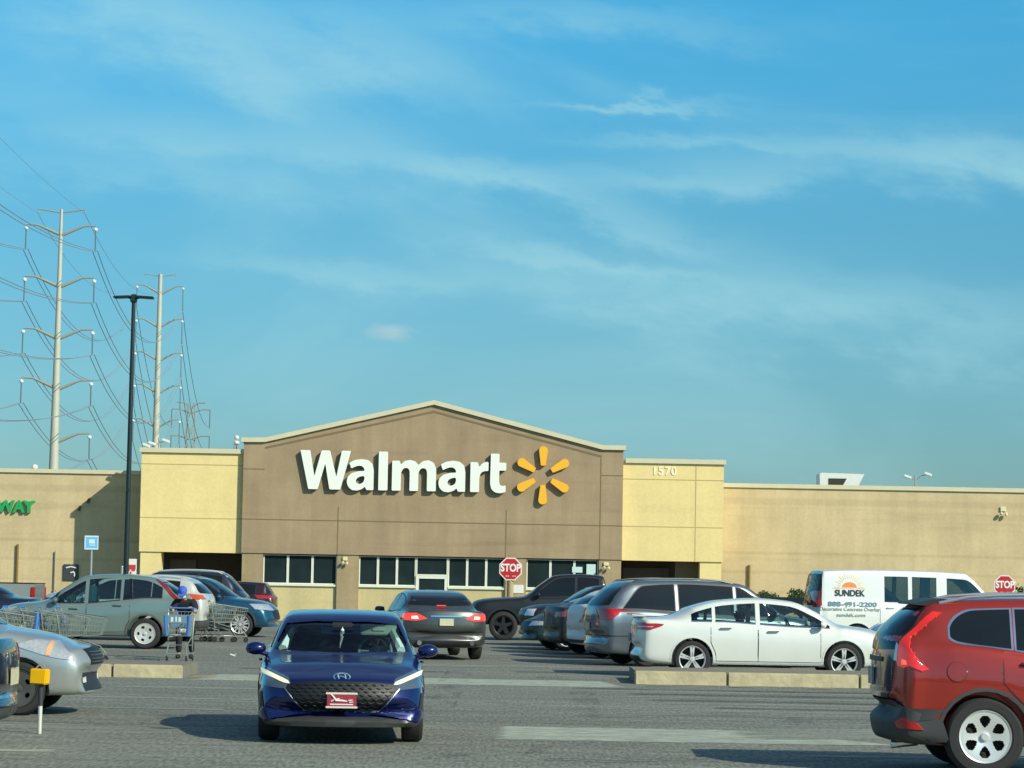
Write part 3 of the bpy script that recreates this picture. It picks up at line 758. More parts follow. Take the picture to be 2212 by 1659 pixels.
mb.tube([(x,-.115,.535),(x,-.085,.505),(x,-.06,.47),(x,.02,.465),(x,.06,.46)],[.006,.012,.014,.012,.005],6); mb.tube([(x,-.11,.46),(x,-.07,.48),(x,-.02,.49)],.007,5); mb.tube([(x,.07,.47),(x,.11,.475),(x,.12,.455),(x,.08,.45)],.008,5); mb.box(x-.004,x+.002,-.12,.12,.422,.435)
mb.build('plate_motif',mat('pale_pink',(.85,.62,.62),.5),pl)
# things in the cabin: sun visor folded down, pendant on the mirror
xw=blue_p['xw']-2.34
vis=mat('pale_visor',(.40,.58,.50),.7); MB().box(.62,.64,.20,.60,1.115,1.235,.012).build('sun_visor',vis,root)
MB().box(.645,.652,.33,.47,1.160,1.205,.004).build('visor_mirror',mat('visor_label',(.55,.72,.62),.5),root)
mb=MB(); mb.cyl((.80,.0,1.20),(.80,.0,1.08),.004,n=5); mb.ball((.80,.0,1.15),.018,.022,.035); mb.ball((.80,-.012,1.12),.012,.016,.05); mb.tube([(.80,.0,1.1),(.80,-.02,1.02),(.80,-.025,.97)],[.016,.012,.004],6)
mb.build('mirror_pendant',mat('pendant_white',(.7,.8,.85),.5),root)
MB().box(.78,.80,-.12,.12,1.20,1.25,.015).build('rear_view_mirror',BLK,root)
for sy in (-1,1): MB().tube([(xw-.26,sy*.645,.96),(xw-.50,sy*.585,1.08),(xw-.84,sy*.52,1.22)],[.05,.045,.03],6).build('pillar_lining',vis,root)

# ---- grey sedan driving away
P_GRAY=paint('grey',(.085,.090,.084),.6,.35)
gray_p=P('sedan',4.88,1.84,1.46,.34,1.03,3.80,belt_r=.99,belt_f=.93,hood=.98,hood_f=.86,deck=1.06,xd=.68,xrt=1.50,xft=2.85,xw=3.78,low=.24,roofw=.68,bowr=.24,
  win=[(1.10,2.16),(2.22,3.5)],doors=[(1.3,2.18),(2.2,3.35)],rim='split',lod=1,
  bits=[('tail_light','b',[(.40,.87),(.62,.82),(.86,.83),(.89,.93),(.80,.985),(.58,.96)],REDLIT,.008,1),
        ('tail_light_side','l',[(.10,.84),(.38,.88),(.42,.96),(.12,.98)],REDLIT,.010,1),
        ('brake_lamp','b',[(.58,.86),(.72,.86),(.72,.91),(.60,.92)],REDHOT,.02,1),
        ('trunk_trim','b',[(-.34,.905),(.34,.905),(.32,.93),(-.32,.93)],CHR,.014,0),
        ('bumper_seam','b',[(-.86,.585),(.86,.585),(.86,.60),(-.86,.60)],BLK,.004,0),
        ('lower_bumper','b',[(-.70,.27),(.70,.27),(.62,.40),(-.62,.40)],BLK,.008,0),
        ('high_brake_lamp','b',[(-.10,1.115),(.10,1.115),(.10,1.135),(-.10,1.135)],REDLIT,.012,0)],
  plates=[('b',0,.80,.30,.15,PLT)])
root,PJ,B=car('dark grey sedan driving away with both brake lights lit','car',gray_p,P_GRAY,(-1.72,58.4),100.5,name='sedan')
mb=MB()
for sy in (-.56,.56):
    co,_=PJ.pt((sy,.36),'b',0); mb.cyl((co.x-.03,sy,.36),(co.x+.15,sy,.36),.05,.05,16); mb.cyl((co.x-.034,sy,.36),(co.x-.03,sy,.36),.035,.035,16)
mb.build('exhaust_tip',CHR,root)

# ---- white sedan parked sideways behind the kerb
P_WHT=paint('pearl_white',(.74,.76,.70),.05,.3)
white_p=P('sedan',4.93,1.85,1.47,.338,1.08,3.86,belt_r=1.0,belt_f=.93,hood=1.0,hood_f=.86,deck=1.09,xd=.70,xrt=1.60,xft=2.95,xw=3.86,low=.22,roofw=.69,bowr=.26,crease=.006,
  win=[(1.06,1.44),(1.50,2.24),(2.32,3.60)],doors=[(1.42,2.27),(2.29,3.42)],hollow=1,rim='split',rr=.72,gap=.045,rwin=[(-.73,1.15),(0,1.135),(.73,1.15),(.545,1.355),(-.545,1.355)],trim=CHR,rimm=ALU,handle=CHR,
  bits=[('tail_light_side','r',[(.08,.86),(.30,.855),(.52,.93),(.56,.965),(.42,.975),(.07,.97)],REDL,.010,1),
        ('tail_light','b',[(-.84,.90),(-.46,.885),(-.48,.985),(-.82,.99)],REDL,.008,1),
        ('tail_strip','r',[(.09,.905),(.36,.905),(.36,.92),(.09,.92)],CLRL,.016,1),
        ('rear_diffuser','b',[(-.74,.27),(.74,.27),(.66,.38),(-.66,.38)],BLK,.008,0),
        ('sill_trim','l',[(1.55,.235),(3.4,.235),(3.4,.262),(1.55,.262)],CHR,.01,1),
        ('headlight',('c',-.8),[(-.35,.66),(.25,.70),(.30,.80),(-.3,.76)],CLRL,.006,1)],plates=[('b',0,.70,.30,.15,PLD)])
root,PJ,B=car('pearl white sedan parked sideways behind the long kerb island, alloy wheels facing the camera','car',white_p,P_WHT,(4.74,49.7),1.5)
co,_=PJ.pt((0,1.04),'b',0)
MB().prism([(co.x-.06,1.115),(co.x-.06,1.135),(co.x+.18,1.125),(co.x+.2,1.10)],-.70,.70,'xz').build('rear_spoiler',P_WHT,root)

# ---- silver minivan
P_SLV=paint('slate_silver',(.16,.19,.215),.6,.3)
van_p=P('suv',5.08,1.96,1.78,.34,1.0,4.03,belt_r=1.14,belt_f=1.02,hood=1.07,hood_f=.92,slant=.26,xrt=.66,xft=3.05,xw=4.15,low=.22,roofw=.74,hb=.07,bowr=.26,win_t=.10,
  win=[(.50,1.60),(1.70,2.86),(2.95,3.9)],doors=[(1.66,2.82),(2.84,3.86)],rim='five',rails=(.5,2.9,mat('roof_rail_black',(.06,.065,.07),.4,.5)),
  trim=None,
  bits=[('tail_light','r',[(.07,.93),(.22,.93),(.40,1.06),(.44,1.16),(.06,1.16)],REDL,.012,1),
        ('tail_light_inner','b',[(.68,.93),(.90,.93),(.90,1.16),(.62,1.13)],REDL,.012,1),
        ('bumper_seam',('c',-(pi-.8)),[(-.5,.60),(.6,.60),(.6,.625),(-.5,.625)],BLK,.004,1),
        ('tailgate_trim','b',[(-.42,.93),(.42,.93),(.42,.965),(-.42,.965)],CHR,.012,0)],plates=[('b',0,.80,.30,.15,PLT)])
root,PJ,B=car('slate silver minivan with roof rails and red tail light, parked behind the white sedan','minivan',van_p,P_SLV,(4.12,55.7),14,name='minivan')

# ---- red SUV at the right edge
P_RED=paint('metallic_red',(.44,.040,.026),.5,.25)
SMOK=mat('smoked_lens',(.28,.05,.05),.15,0,1)
red_p=P('suv',4.64,1.89,1.69,.372,.95,3.72,belt_r=1.23,belt_f=1.03,hood=1.10,hood_f=.98,xrt=.44,xft=2.6,xw=3.66,low=.27,roofw=.72,hb=.06,bowr=.26,crease=.018,rr=.665,ww=.24,gap=.05,win_t=.12,win_b=.03,
  win=[(.62,1.20),(1.25,2.05),(2.1,3.2)],doors=[(1.12,2.08),(2.10,3.10)],rim='six',clad=(.10,CLAD,.035),round_r=.26,trim=CHR,rails=(.55,2.7,mat('satin_rail',(.55,.57,.58),.3,.8)),
  rwin=[(-.74,1.17),(0,1.15),(.74,1.17),(.64,1.555),(-.64,1.555)],
  bits=[('tail_light',('c',-(pi-.8)),[(.0,1.02),(-.03,1.10),(-.01,1.22),(.02,1.28),(.11,1.43),(.19,1.53),(.26,1.52),(.17,1.40),(.09,1.28),(.12,1.20),(.22,1.06),(.29,.99),(.25,.97),(.16,1.02),(.08,1.0)],mat('glowing_red_lens',(.6,.015,.012),.12,0,1,emit=(1,.05,.03),es=.28),.014,1),
        ('tail_bulb',('c',-(pi-.8)),[(.06,1.03),(.12,1.03),(.11,1.07),(.06,1.08)],mat('warm_red_bulb',(.9,.1,.08),.2,0,1,emit=(1,.12,.08),es=.9),.02,1),
        ('reversing_lamp',('c',-(pi-.8)),[(-.06,1.07),(-.01,1.06),(-.01,1.21),(-.04,1.23)],CLRL,.02,1),
        ('rear_bumper_cladding','b',[(-.86,.30),(.86,.30),(.92,.62),(.60,.70),(-.60,.70),(-.92,.62)],CLAD,.018,0),
        ('bumper_side_cladding','r',[(.10,.32),(.62,.32),(.55,.52),(.10,.66)],CLAD,.014,1),
        ('bumper_reflector',('c',-(pi-.8)),[(-.02,.49),(.02,.44),(.24,.43),(.20,.49),(.08,.54)],REDL,.028,1),
        ('tailgate_lower','b',[(-.56,.72),(.56,.72),(.66,.78),(.72,1.12),(-.72,1.12),(-.66,.78)],mat('tailgate_black_red',(.035,.012,.012),.2,.1,1),.008,0),
        ('tailgate_strip','b',[(-.46,1.045),(.46,1.045),(.46,1.09),(-.46,1.09)],CLAD,.02,0),
        ('fuel_flap_gap','r',[(.68+.097*math.cos(2*pi*i/20),.975+.097*math.sin(2*pi*i/20)) for i in range(20)],mat('red_shadow_gap',(.10,.01,.008),.5),.003,0),
        ('fuel_flap','r',[(.68+.09*math.cos(2*pi*i/20),.975+.09*math.sin(2*pi*i/20)) for i in range(20)],'paint',.008,0)],
  plates=[('b',-.0,.90,.31,.16,PLD)])
root,PJ,B=car('metallic red crossover with black lower cladding, cut off by the right edge of the photo','car',red_p,P_RED,(5.88,26.0),-1.0,name='crossover')
MB().prism([(-2.32+.46,1.585),(-2.32+.32,1.592),(-2.32+.315,1.606),(-2.32+.50,1.648),(-2.32+.64,1.655)],-.60,.60,'xz').build('roof_spoiler',BLK,root)
MB().tube([(-2.20,-.30,1.13),(-2.12,-.1,1.20),(-2.08,.18,1.22)],.014,5).build('rear_wiper',BLK,root)
mb=MB(); mb.cyl((-2.2,-.5,.27),(-1.95,-.5,.30),.045,.045,12); mb.build('exhaust_tip',CHR,root)
mb=MB()
pts=[PJ.pt((x,z),'r',.006)[0] for x,z in [(.77,.975)]]; mb.ball(pts[0],.008,.004,.012); mb.build('fuel_flap_catch',CHR,root)

# ---- grey-green SUV on the left, side on
P_GRN=paint('grey_green',(.22,.30,.27),.45,.32)
crv_p=P('suv',4.52,1.82,1.68,.345,.98,3.60,belt_r=1.12,belt_f=.98,hood=1.03,hood_f=.90,xrt=.92,xft=2.35,xw=3.40,low=.26,roofw=.70,hb=.13,crease=.006,gap=.06,
  win=[(.62,1.50),(1.56,2.28),(2.36,3.20)],doors=[(1.34,2.30),(2.32,3.22)],hollow=1,rim='steel',rimm=STL,clad=(.11,mat('sill_grey',(.10,.105,.10),.6),.045),trim=BLK,handle=P_GRN,
  bits=[('tail_light',('c',pi-.9),[(-.06,1.10),(.05,1.10),(.30,1.56),(.20,1.58)],mat('dark_red_lens',(.20,.012,.012),.2,0,1),.01,1),
        ('rear_bumper','b',[(-.8,.36),(.8,.36),(.8,.60),(-.8,.60)],CLAD,.01,0),
        ('headlight',('c',.8),[(-.35,.74),(.30,.80),(.38,.90),(-.3,.88)],CLRL,.006,1)])
root,PJ,B=car('grey-green compact SUV parked side on behind the shopping carts','car',crv_p,P_GRN,(-9.42,60.9),180,name='parked_suv')
mb=MB(); mb.box(-.10,.16,-.15,.15,1.02,1.40,.03); mb.build('window_shade',mat('mint_shade',(.42,.78,.60),.7),root).location=(-.02,.45,0)
MB().box(.40,.50,.1,.4,1.0,1.22,.04).build('seat_bag',mat('cream_bag',(.6,.58,.35),.8),root)

# ---- white work van with lettering
P_VAN=paint('van_white',(.76,.79,.74),.0,.4)
wv_p=P('suv',5.70,2.01,2.12,.36,1.10,4.55,belt_r=1.29,belt_f=1.24,hood=1.26,hood_f=1.10,xrt=.20,xft=3.88,xw=4.85,low=.32,roofw=.84,hb=.03,bowr=.16,bowf=.2,win_t=.17,win_b=.06,pil=.05,nose=.8,
  win=[(1.80,2.40),(2.50,3.12)],cg=TNG,doors=[(1.68,3.22),(3.26,4.5)],rim='ten',hollow=1,rear_open=0,
  rwin=[(-.86,1.20),(.86,1.20),(.80,1.98),(-.80,1.98)],trim=BLK,
  bits=[('tail_light','r',[(.06,1.16),(.19,1.16),(.19,1.56),(.06,1.56)],REDL,.02,1),
        ('rear_bumper','b',[(-.9,.42),(.9,.42),(.9,.62),(-.9,.62)],CLAD,.03,0),
        ('rear_corner_trim','r',[(.06,1.20),(.22,1.20),(.24,1.98),(.06,2.0)],BLK,.008,1)])
wv_p['win'].append((3.38,4.62))
root,PJ,B=car('white work van with an orange sun logo and phone number on its side','van',wv_p,P_VAN,(10.32,67.35),5,name='work_van')
OR=mat('logo_orange',(.85,.24,.04),.5); ORP=mat('logo_pale_orange',(.85,.58,.25),.5); INK=mat('ink_black',(.03,.03,.03),.5); TEAL=mat('ink_teal',(.10,.22,.28),.5); OLV=mat('ink_grey_green',(.30,.34,.27),.5)
def van_text(name,s,size,cx,cz,m,off=0,sx=1,sp=1):
    me=text_mesh(s,size,.002,off,sx,spacing=sp); 
    # the font faces +x to the right when seen from the right-hand side
    PJ.text(me,cx,cz,'r',.004); smooth(me,60) if False else None
    link(name,me,m,root)
def fit_text(name,t,h,wd,cx,cz,m,off):
    me=text_mesh(t,1,.003,off/h); xs=[v.co.x for v in me.vertices]; ys=[v.co.y for v in me.vertices if True]
    w0=max(xs)-min(xs); mx=(max(xs)+min(xs))/2; my=(max(ys)+min(ys))/2; hh=.70
    for v in me.vertices: v.co=Vector(((v.co.x-mx)*wd/w0,(v.co.y-my)*h/hh,v.co.z*.5))
    bm=bmesh.new(); bm.from_mesh(me)
    for _ in range(3):
        es=[e for e in bm.edges if e.calc_length()>.035]
        if es: bmesh.ops.subdivide_edges(bm,edges=es,cuts=1); bmesh.ops.triangulate(bm,faces=[f for f in bm.faces if len(f.verts)>4])
    bm.to_mesh(me); bm.free()
    PJ.text(me,cx,cz,'r',.014); link(name,me,m,root)
SX=.62
fit_text('company_lettering','SUNDEK',.15,.76,SX+.31,1.52,INK,.004)
fit_text('phone_lettering','888-491-2200',.10,1.24,SX+.36,1.24,TEAL,.004)
fit_text('trade_lettering','Decorative Concrete Overlay',.085,1.5,SX+.30,1.11,OLV,.001)
fit_text('web_lettering','sundek.com',.085,.72,SX+.32,.98,OLV,.001)
cx,cz=SX+.30,1.66
bm=PJ.panel([(cx+.185*math.cos(pi*i/18),cz+.13*math.sin(pi*i/18)) for i in range(19)],'r',.006,.004,.08); pobj('sun_logo',bm,OR,root)
bm=bmesh.new()
PJ.panel([(cx-.42,cz-.035),(cx+.42,cz-.035),(cx+.42,cz-.018),(cx-.42,cz-.018)],'r',.006,0,.1,bm)
for i in range(17):
    a=pi*(i+.0)/16; r1=.23; r2=.38 if i%2==0 else .32; w=.011
    c_,s_=math.cos(a),math.sin(a)
    PJ.panel([(cx+c_*r1-s_*w,cz+s_*r1+c_*w),(cx+c_*r1+s_*w,cz+s_*r1-c_*w),(cx+c_*r2+s_*w*.4,cz+s_*r2-c_*w*.4),(cx+c_*r2-s_*w*.4,cz+s_*r2+c_*w*.4)],'r',.006,0,.2,bm)
pobj('sun_rays',bm,ORP,root)
MB().ball((2.86-2.87,-.62,1.42),.10,.06,.11).build('headrest',mat('pale_headrest',(.55,.62,.55),.8),root)

# ---- silver sedan nose, left foreground
P_SIL=paint('light_silver',(.44,.47,.44),.55,.3)
sil_p=P('sedan',4.57,1.79,1.50,.325,1.0,3.68,belt_r=1.0,belt_f=.95,hood=1.05,hood_f=.86,deck=1.10,xd=.62,xrt=1.35,xft=2.55,xw=3.44,low=.23,nose=.70,bowf=.24,gap=.055,
  win=[(.95,1.88),(1.94,3.15)],doors=[(1.15,1.9),(1.92,3.05)],rim='steel',rimm=mat('dull_steel_rim',(.09,.09,.085),.5,.3),
  bits=[('headlight','r',[(3.62,.84),(3.85,.92),(4.10,.90),(4.33,.72),(4.34,.67),(4.12,.70),(3.98,.73)],CLRL,.010,1),
        ('headlight_amber','r',[(3.99,.735),(4.05,.725),(4.08,.88),(4.03,.90)],AMB,.016,1),
        ('grille','f',[(-.50,.62),(.50,.62),(.55,.80),(0,.83),(-.55,.80)],GRB,.008,0),
        ('lower_grille','f',[(-.62,.30),(.62,.30),(.62,.52),(-.62,.52)],BLK,.008,0),
        ('fog_lamp',('c',-.6),[(.0,.40),(.12,.40),(.12,.46),(.0,.47)],mat('bright_fog',(.9,.9,.85),.2,.3),.022,1)])
sil_p['steer']=0
root,PJ,B=car('light silver sedan with its nose pointing right, behind the yellow marker post','car',sil_p,P_SIL,(-7.32,33.25),1,name='parked_car')
mb=MB()
for j in range(4):
    z=.65+.038*j; mb.tube([PJ.pt((y/10,z),'f',.014)[0] for y in range(-5,6)],.008,5)
mb.build('grille_bars',mat('dull_bar',(.18,.18,.18),.3,.8),root)

# ---- dark car tail at the left edge
P_DRK=paint('near_black_blue',(.018,.022,.03),.4,.3)
drk_p=P('sedan',4.75,1.82,1.46,.33,1.02,3.75,belt_r=1.0,belt_f=.94,hood=.98,hood_f=.84,deck=1.10,xd=.66,xrt=1.45,xft=2.8,xw=3.66,low=.25,
  win=[(1.05,2.1),(2.16,3.4)],doors=[(1.3,2.1),(2.15,3.3)],rim='ten',
  bits=[('tail_light',('c',pi-.8),[(-.25,.86),(.50,.86),(.46,1.04),(-.20,1.03)],mat('maroon_lens',(.12,.01,.012),.15,0,1),.01,1),
        ('bumper_edge',('c',pi-.8),[(-.6,.50),(.6,.50),(.6,.53),(-.6,.53)],CHR,.01,1),
        ('lower_bumper',('c',pi-.8),[(-.6,.28),(.6,.28),(.6,.42),(-.6,.42)],CLAD,.01,1)],plates=[('b',0,.72,.31,.16,PLT)])
root,PJ,B=car('nearly black sedan, only its tail corner and plate showing at the left edge','car',drk_p,P_DRK,(-7.25,26.45),180,name='parked_car')

# ---- other parked cars, partly hidden
def suvp(L=4.55,W=1.84,H=1.66,**k):
    d=P('suv',L,W,H,.345,.92,L-.93,belt_r=1.12,belt_f=1.0,hood=1.04,hood_f=.90,xrt=.55,xft=L-2.0,xw=L-1.10,low=.26,win=[(.75,1.40),(1.46,L-2.28),(L-2.22,L-1.35)],doors=[(1.35,L-2.27),(L-2.25,L-1.30)],lod=1,rim='five')
    d.update(k); return d
def sedp(L=4.6,W=1.8,H=1.45,**k):
    d=P('sedan',L,W,H,.32,1.0,L-.92,belt_r=.97,belt_f=.92,hood=.97,hood_f=.82,deck=1.04,xd=.62,xrt=1.42,xft=L-1.9,xw=L-1.02,low=.22,win=[(1.0,L-2.55),(L-2.48,L-1.28)],doors=[(1.3,L-2.55),(L-2.5,L-1.35)],lod=1,rim='five')
    d.update(k); return d
tl_=lambda z0=.9,z1=1.12,m=REDL:[('tail_light',('c',pi-.8),[(-.15,z0),(.45,z0),(.50,z1+.03),(-.12,z1)],m,.01,1),('rear_bumper','b',[(-.8,.32),(.8,.32),(.8,.52),(-.8,.52)],CLAD,.01,0)]
hl_=lambda z0=.72,z1=.90:[('headlight',('c',.8),[(-.32,z0),(.35,z0+.04),(.45,z1),(-.2,z1)],CLRL,.01,1),('grille','f',[(-.45,.50),(.45,.50),(.50,.74),(-.50,.74)],GRB,.008,0)]
GR_='cars parked in the rows before the store'
car('light silver crossover with orange-red tail light, just behind the grey-green SUV','car',
    suvp(4.6,1.84,1.62,bits=[('tail_light','l',[(.08,1.06),(.16,1.16),(.50,1.20),(.62,1.08),(.50,1.05)][::-1],mat('orange_red_lens',(.55,.09,.03),.2,0,1),.012,1),('rear_bumper',('c',pi-.8),[(-.6,.3),(.6,.3),(.6,.52),(-.6,.56)],CLAD,.01,1)],rails=(.6,2.5,ALU),plates=[('b',0,.85,.3,.15,PLD)]),
    paint('pale_silver',(.62,.64,.58),.3,.3),(-9.72,67.6),176,GR_,'parked_suv')
P_TEAL=paint('teal_blue',(.012,.085,.15),.45,.3)
car('teal blue crossover facing right, its front wheel behind the stray carts','car',
    suvp(4.55,1.85,1.62,bits=hl_(),rim='y',rr=.74,clad=(.1,CLAD,.05),rails=(.6,2.5,mat('pale_rail',(.4,.5,.6),.3,.7)),hood=1.06,hood_f=.93),P_TEAL,(-8.52,73.3),-4,GR_,'parked_suv')
car('dark SUV with a pale roof rail, behind the teal blue crossover','car',suvp(4.7,1.9,1.78,bits=[],rails=(.6,2.9,mat('bright_rail',(.75,.78,.75),.3,.5)),hb=.22,xrt=.75),paint('ink_blue',(.02,.03,.05),.4),(-10.05,79.6),180,GR_,'parked_suv')
car('maroon-black SUV with red tail light, closest to the store windows on the left','car',suvp(4.6,1.86,1.62,bits=tl_(1.0,1.10),xrt=.4,hb=.2),paint('maroon_black',(.035,.015,.018),.4),(-10.75,98),180,GR_,'parked_suv')
car('white hatchback showing a triangular red tail light beside the minivan','car',suvp(4.4,1.8,1.56,bits=[('tail_light','b',[(.50,.80),(.88,.80),(.86,1.12)],mat('brick_red_lens',(.38,.05,.03),.2,0,1),.012,1),('rear_bumper_cladding','b',[(-.8,.30),(.8,.30),(.8,.42),(-.8,.42)],CLAD,.01,0)],hb=.12,xrt=.7,rim='five'),paint('clean_white',(.72,.75,.72),.0,.5,.2),(3.55,59.8),14,GR_)
car('black hatchback with dull red tail light and rear spoiler beside the white hatchback','car',sedp(4.5,1.8,1.44,bits=[('tail_light',('c',pi-.8),[(-.35,.84),(.4,.90),(.45,1.02),(-.20,.98)],mat('dull_red_lens',(.25,.05,.06),.2,0,1),.012,1)],deck=1.12,xd=.45,xrt=1.3),paint('soft_black',(.014,.014,.016),.0,.5,.25),(3.12,62.9),14,GR_)
car('small dark teal car facing left between the black hatchback and the black SUV','car',sedp(4.4,1.78,1.40,bits=hl_(.58,.70),hood=.96,hood_f=.78),paint('dark_teal',(.015,.04,.045),.1,.5,.25),(2.52,66.0),192,GR_)
car('black crossover with a bright silver headlight facing left','car',suvp(4.5,1.84,1.62,bits=[('headlight',('c',.8),[(-.30,.78),(.06,.78),(.09,.95),(-.24,.94)],mat('bright_headlight',(.8,.82,.85),.3,.2,.5),.014,1),('grille','f',[(-.38,.50),(.38,.50),(.40,.80),(-.40,.80)],GRB,.008,0),('fog_lamp',('c',.8),[(-.3,.42),(-.12,.42),(-.12,.52),(-.3,.52)],CHR,.016,1)],hood=1.12,hood_f=1.02,nose=.8),paint('gloss_black',(.010,.010,.014),.0,.45,.3),(2.52,69.6),190,GR_,'parked_suv')
# blue crossover behind the red one
car('bright blue crossover mostly hidden behind the red crossover, only its roof and hood edge showing','car',suvp(4.5,1.82,1.60,bits=hl_(),roofw=.68),paint('bright_blue',(.012,.05,.30),.4),(9.95,57.6),181,GR_,'parked_suv')
# dark sedan far left and dark hatchback in front of the store
car('dark navy sedan, only its sloping tail showing left of the grey-green SUV','car',sedp(4.7,1.82,1.45,bits=[]),paint('dark_navy',(.015,.022,.04),.4),(-13.9,66.2),180,GR_)
car('dark hatchback with a bright front corner, behind the silver pickup truck','car',suvp(4.4,1.82,1.62,bits=hl_(.78,.98)),paint('dark_steel',(.03,.04,.055),.4),(-13.35,88.5),180,GR_,'parked_suv')

# ---- pickups
def pickup(label,loc,heading,pm,lit=REDL,name='pickup_truck'):
    L=5.7;W=1.95;wd=W/2
    root=empty(name,label,'pickup truck',(loc[0],loc[1],gz(loc[1])),R_(heading),'pickup trucks in the parking rows')
    p=P('suv',3.95,W,1.88,.40,-.6,3.0,belt_r=1.28,belt_f=1.2,hood=1.22,hood_f=1.12,xrt=.22,xft=1.55,xw=2.45,low=.42,nose=.9,roofw=.74,hb=.10,bowr=.05,bowf=.18,win=[(.35,.95),(1.02,2.2)],doors=[(.12,.98),(1.0,2.28)],lod=1,rimm=mat('black_rim',(.012,.012,.012),.5),clad=(.06,BLK,.05),bits=[])
    sub=car('x','x',p,pm,(0,0,0),0)[0]
    ch=list(sub.children)
    for c in ch:
        if c.name.split('.')[0] in ('wheel',) and c.location.x<0: c.location.x=-L/2+1.05
        elif c.name.startswith('arch_trim') : 
            bb=[v.co.x for v in c.data.vertices]
            if max(bb)<0: bpy.data.objects.remove(c); continue
            c.location.x+=L/2-3.95/2
        else: c.location.x+=L/2-3.95/2
        c.parent=root
    bpy.data.objects.remove(sub)
    x0=-L/2; x1=-L/2+1.80; t=.05; zt=1.30; zb=.62
    mb=MB()
    for sy in (-1,1):
        y=sy*(wd-.03); ax=x0+1.05; R=.47
        poly=[(x0,zb),(ax-R,zb)]+[(ax-R*math.cos(pi*i/12),.45+R*math.sin(pi*i/12)) for i in range(1,12) if .45+R*math.sin(pi*i/12)>zb]+[(ax+R,zb),(x1,zb),(x1,zt),(x0,zt)]
        mb.prism(poly,min(y,y-sy*.10),max(y,y-sy*.10))
    mb.box(x0+.02,x1-.02,-wd+.14,wd-.14,.70,.76); mb.box(x1-.06,x1-.01,-wd+.135,wd-.135,.765,zt-.01)
    mb.build('bed',pm,root)
    MB().box(x0-.01,x0+.05,-wd+.14,wd-.14,.62,zt-.005,.015).build('tailgate',pm,root)
    mb=MB()
    for sy in (-1,1): mb.box(x0-.02,x1+.01,sy*(wd-.09)-.055,sy*(wd-.09)+.055,zt+.003,zt+.03,.01)
    mb.build('bed_rail_cap',BLK,root)
    for sy in (-1,1): MB().box(x0-.03,x0+.08,sy*(wd-.07)-.075,sy*(wd-.07)+.075,.86,1.22,.02).build('tail_light',lit,root)
    MB().box(x0-.16,x0-.03,-wd+.05,wd-.05,.50,.64,.02).build('rear_bumper',CHR,root)
    return root
pickup('black pickup truck facing left, tall hood next to the stop sign',(1.78,75.2),180,paint('pickup_black',(.010,.011,.012),.0,.45,.35))
pickup('black pickup truck whose open bed shows between the minivan and the white van',(9.75,75.0),0,paint('pickup_charcoal',(.02,.021,.024),.3))
pickup('silver pickup truck with a lit-looking red tail lamp at the far left',(-16.4,77.2),180,paint('pickup_silver',(.42,.44,.40),.5))

# ---------------------------------------------------------------- the store
def stucco(name,col,streak=.12,hb=0,sc=1.0):
    m=bpy.data.materials.new(name); m.use_nodes=True; t=m.node_tree; b=t.nodes['Principled BSDF']; b.inputs['Roughness'].default_value=.9; b.inputs['Specular IOR Level'].default_value=.2
    tc=t.nodes.new('ShaderNodeTexCoord')
    def nz(scale,s3,d=5,ro=.6):
        mp=t.nodes.new('ShaderNodeMapping'); mp.inputs['Scale'].default_value=s3; t.links.new(tc.outputs['Object'],mp.inputs[0])
        n=t.nodes.new('ShaderNodeTexNoise'); n.inputs['Scale'].default_value=scale; n.inputs['Detail'].default_value=d; n.inputs['Roughness'].default_value=ro; t.links.new(mp.outputs[0],n.inputs[0]); return n.outputs[0]
    def mr(f,a,b_,c,d):
        r=t.nodes.new('ShaderNodeMapRange'); r.inputs[1].default_value=a; r.inputs[2].default_value=b_; r.inputs[3].default_value=c; r.inputs[4].default_value=d; t.links.new(f,r.inputs[0]); return r.outputs[0]
    def mu(a,b_):
        r=t.nodes.new('ShaderNodeMath'); r.operation='MULTIPLY'; t.links.new(a,r.inputs[0]); t.links.new(b_,r.inputs[1]); return r.outputs[0]
    g=mu(mr(nz(.5*sc,(1,1,1)),.3,.7,1-streak,1+streak),mr(nz(1.2*sc,(1.6,1,.12)),.35,.7,1-streak*.6,1+streak*.6))
    g=mu(g,mr(nz(9,(1,1,1),3),.3,.7,.95,1.05))
    g=mu(g,mr(nz(1.0,(.12,1,2.2)),.55,.72,1,1-streak*1.3))
    if hb:   # faint masonry bands
        sx=t.nodes.new('ShaderNodeSeparateXYZ'); t.links.new(tc.outputs['Object'],sx.inputs[0])
        a=t.nodes.new('ShaderNodeMath'); a.operation='ADD'; t.links.new(sx.outputs[2],a.inputs[0]); t.links.new(mr(nz(3,(1,1,.2)),0,1,-.05,.05),a.inputs[1])
        for zc,w,d in hb:
            s_=t.nodes.new('ShaderNodeMath'); s_.operation='SUBTRACT'; t.links.new(a.outputs[0],s_.inputs[0]); s_.inputs[1].default_value=zc
            ab=t.nodes.new('ShaderNodeMath'); ab.operation='ABSOLUTE'; t.links.new(s_.outputs[0],ab.inputs[0]); g=mu(g,mr(ab.outputs[0],w*.5,w,1-d,1))
    sm=t.nodes.new('ShaderNodeVectorMath'); sm.operation='SCALE'; sm.inputs[0].default_value=col; t.links.new(g,sm.inputs['Scale']); t.links.new(sm.outputs[0],b.inputs['Base Color'])
    n2=nz(60,(1,1,1),2); bp=t.nodes.new('ShaderNodeBump'); bp.inputs['Strength'].default_value=.25; bp.inputs['Distance'].default_value=.01; t.links.new(n2,bp.inputs['Height']); t.links.new(bp.outputs[0],b.inputs['Normal'])
    return m
BRN=stucco('brown_stucco',(.37,.275,.17),.12); YEL=stucco('cream_yellow_stucco',(.81,.65,.30),.05); WNG=stucco('tan_block_wall',(.60,.475,.275),.09,hb=[(6.35,.22,.10),(3.75,.10,.10),(2.8,.10,.09),(1.8,.08,.07)])
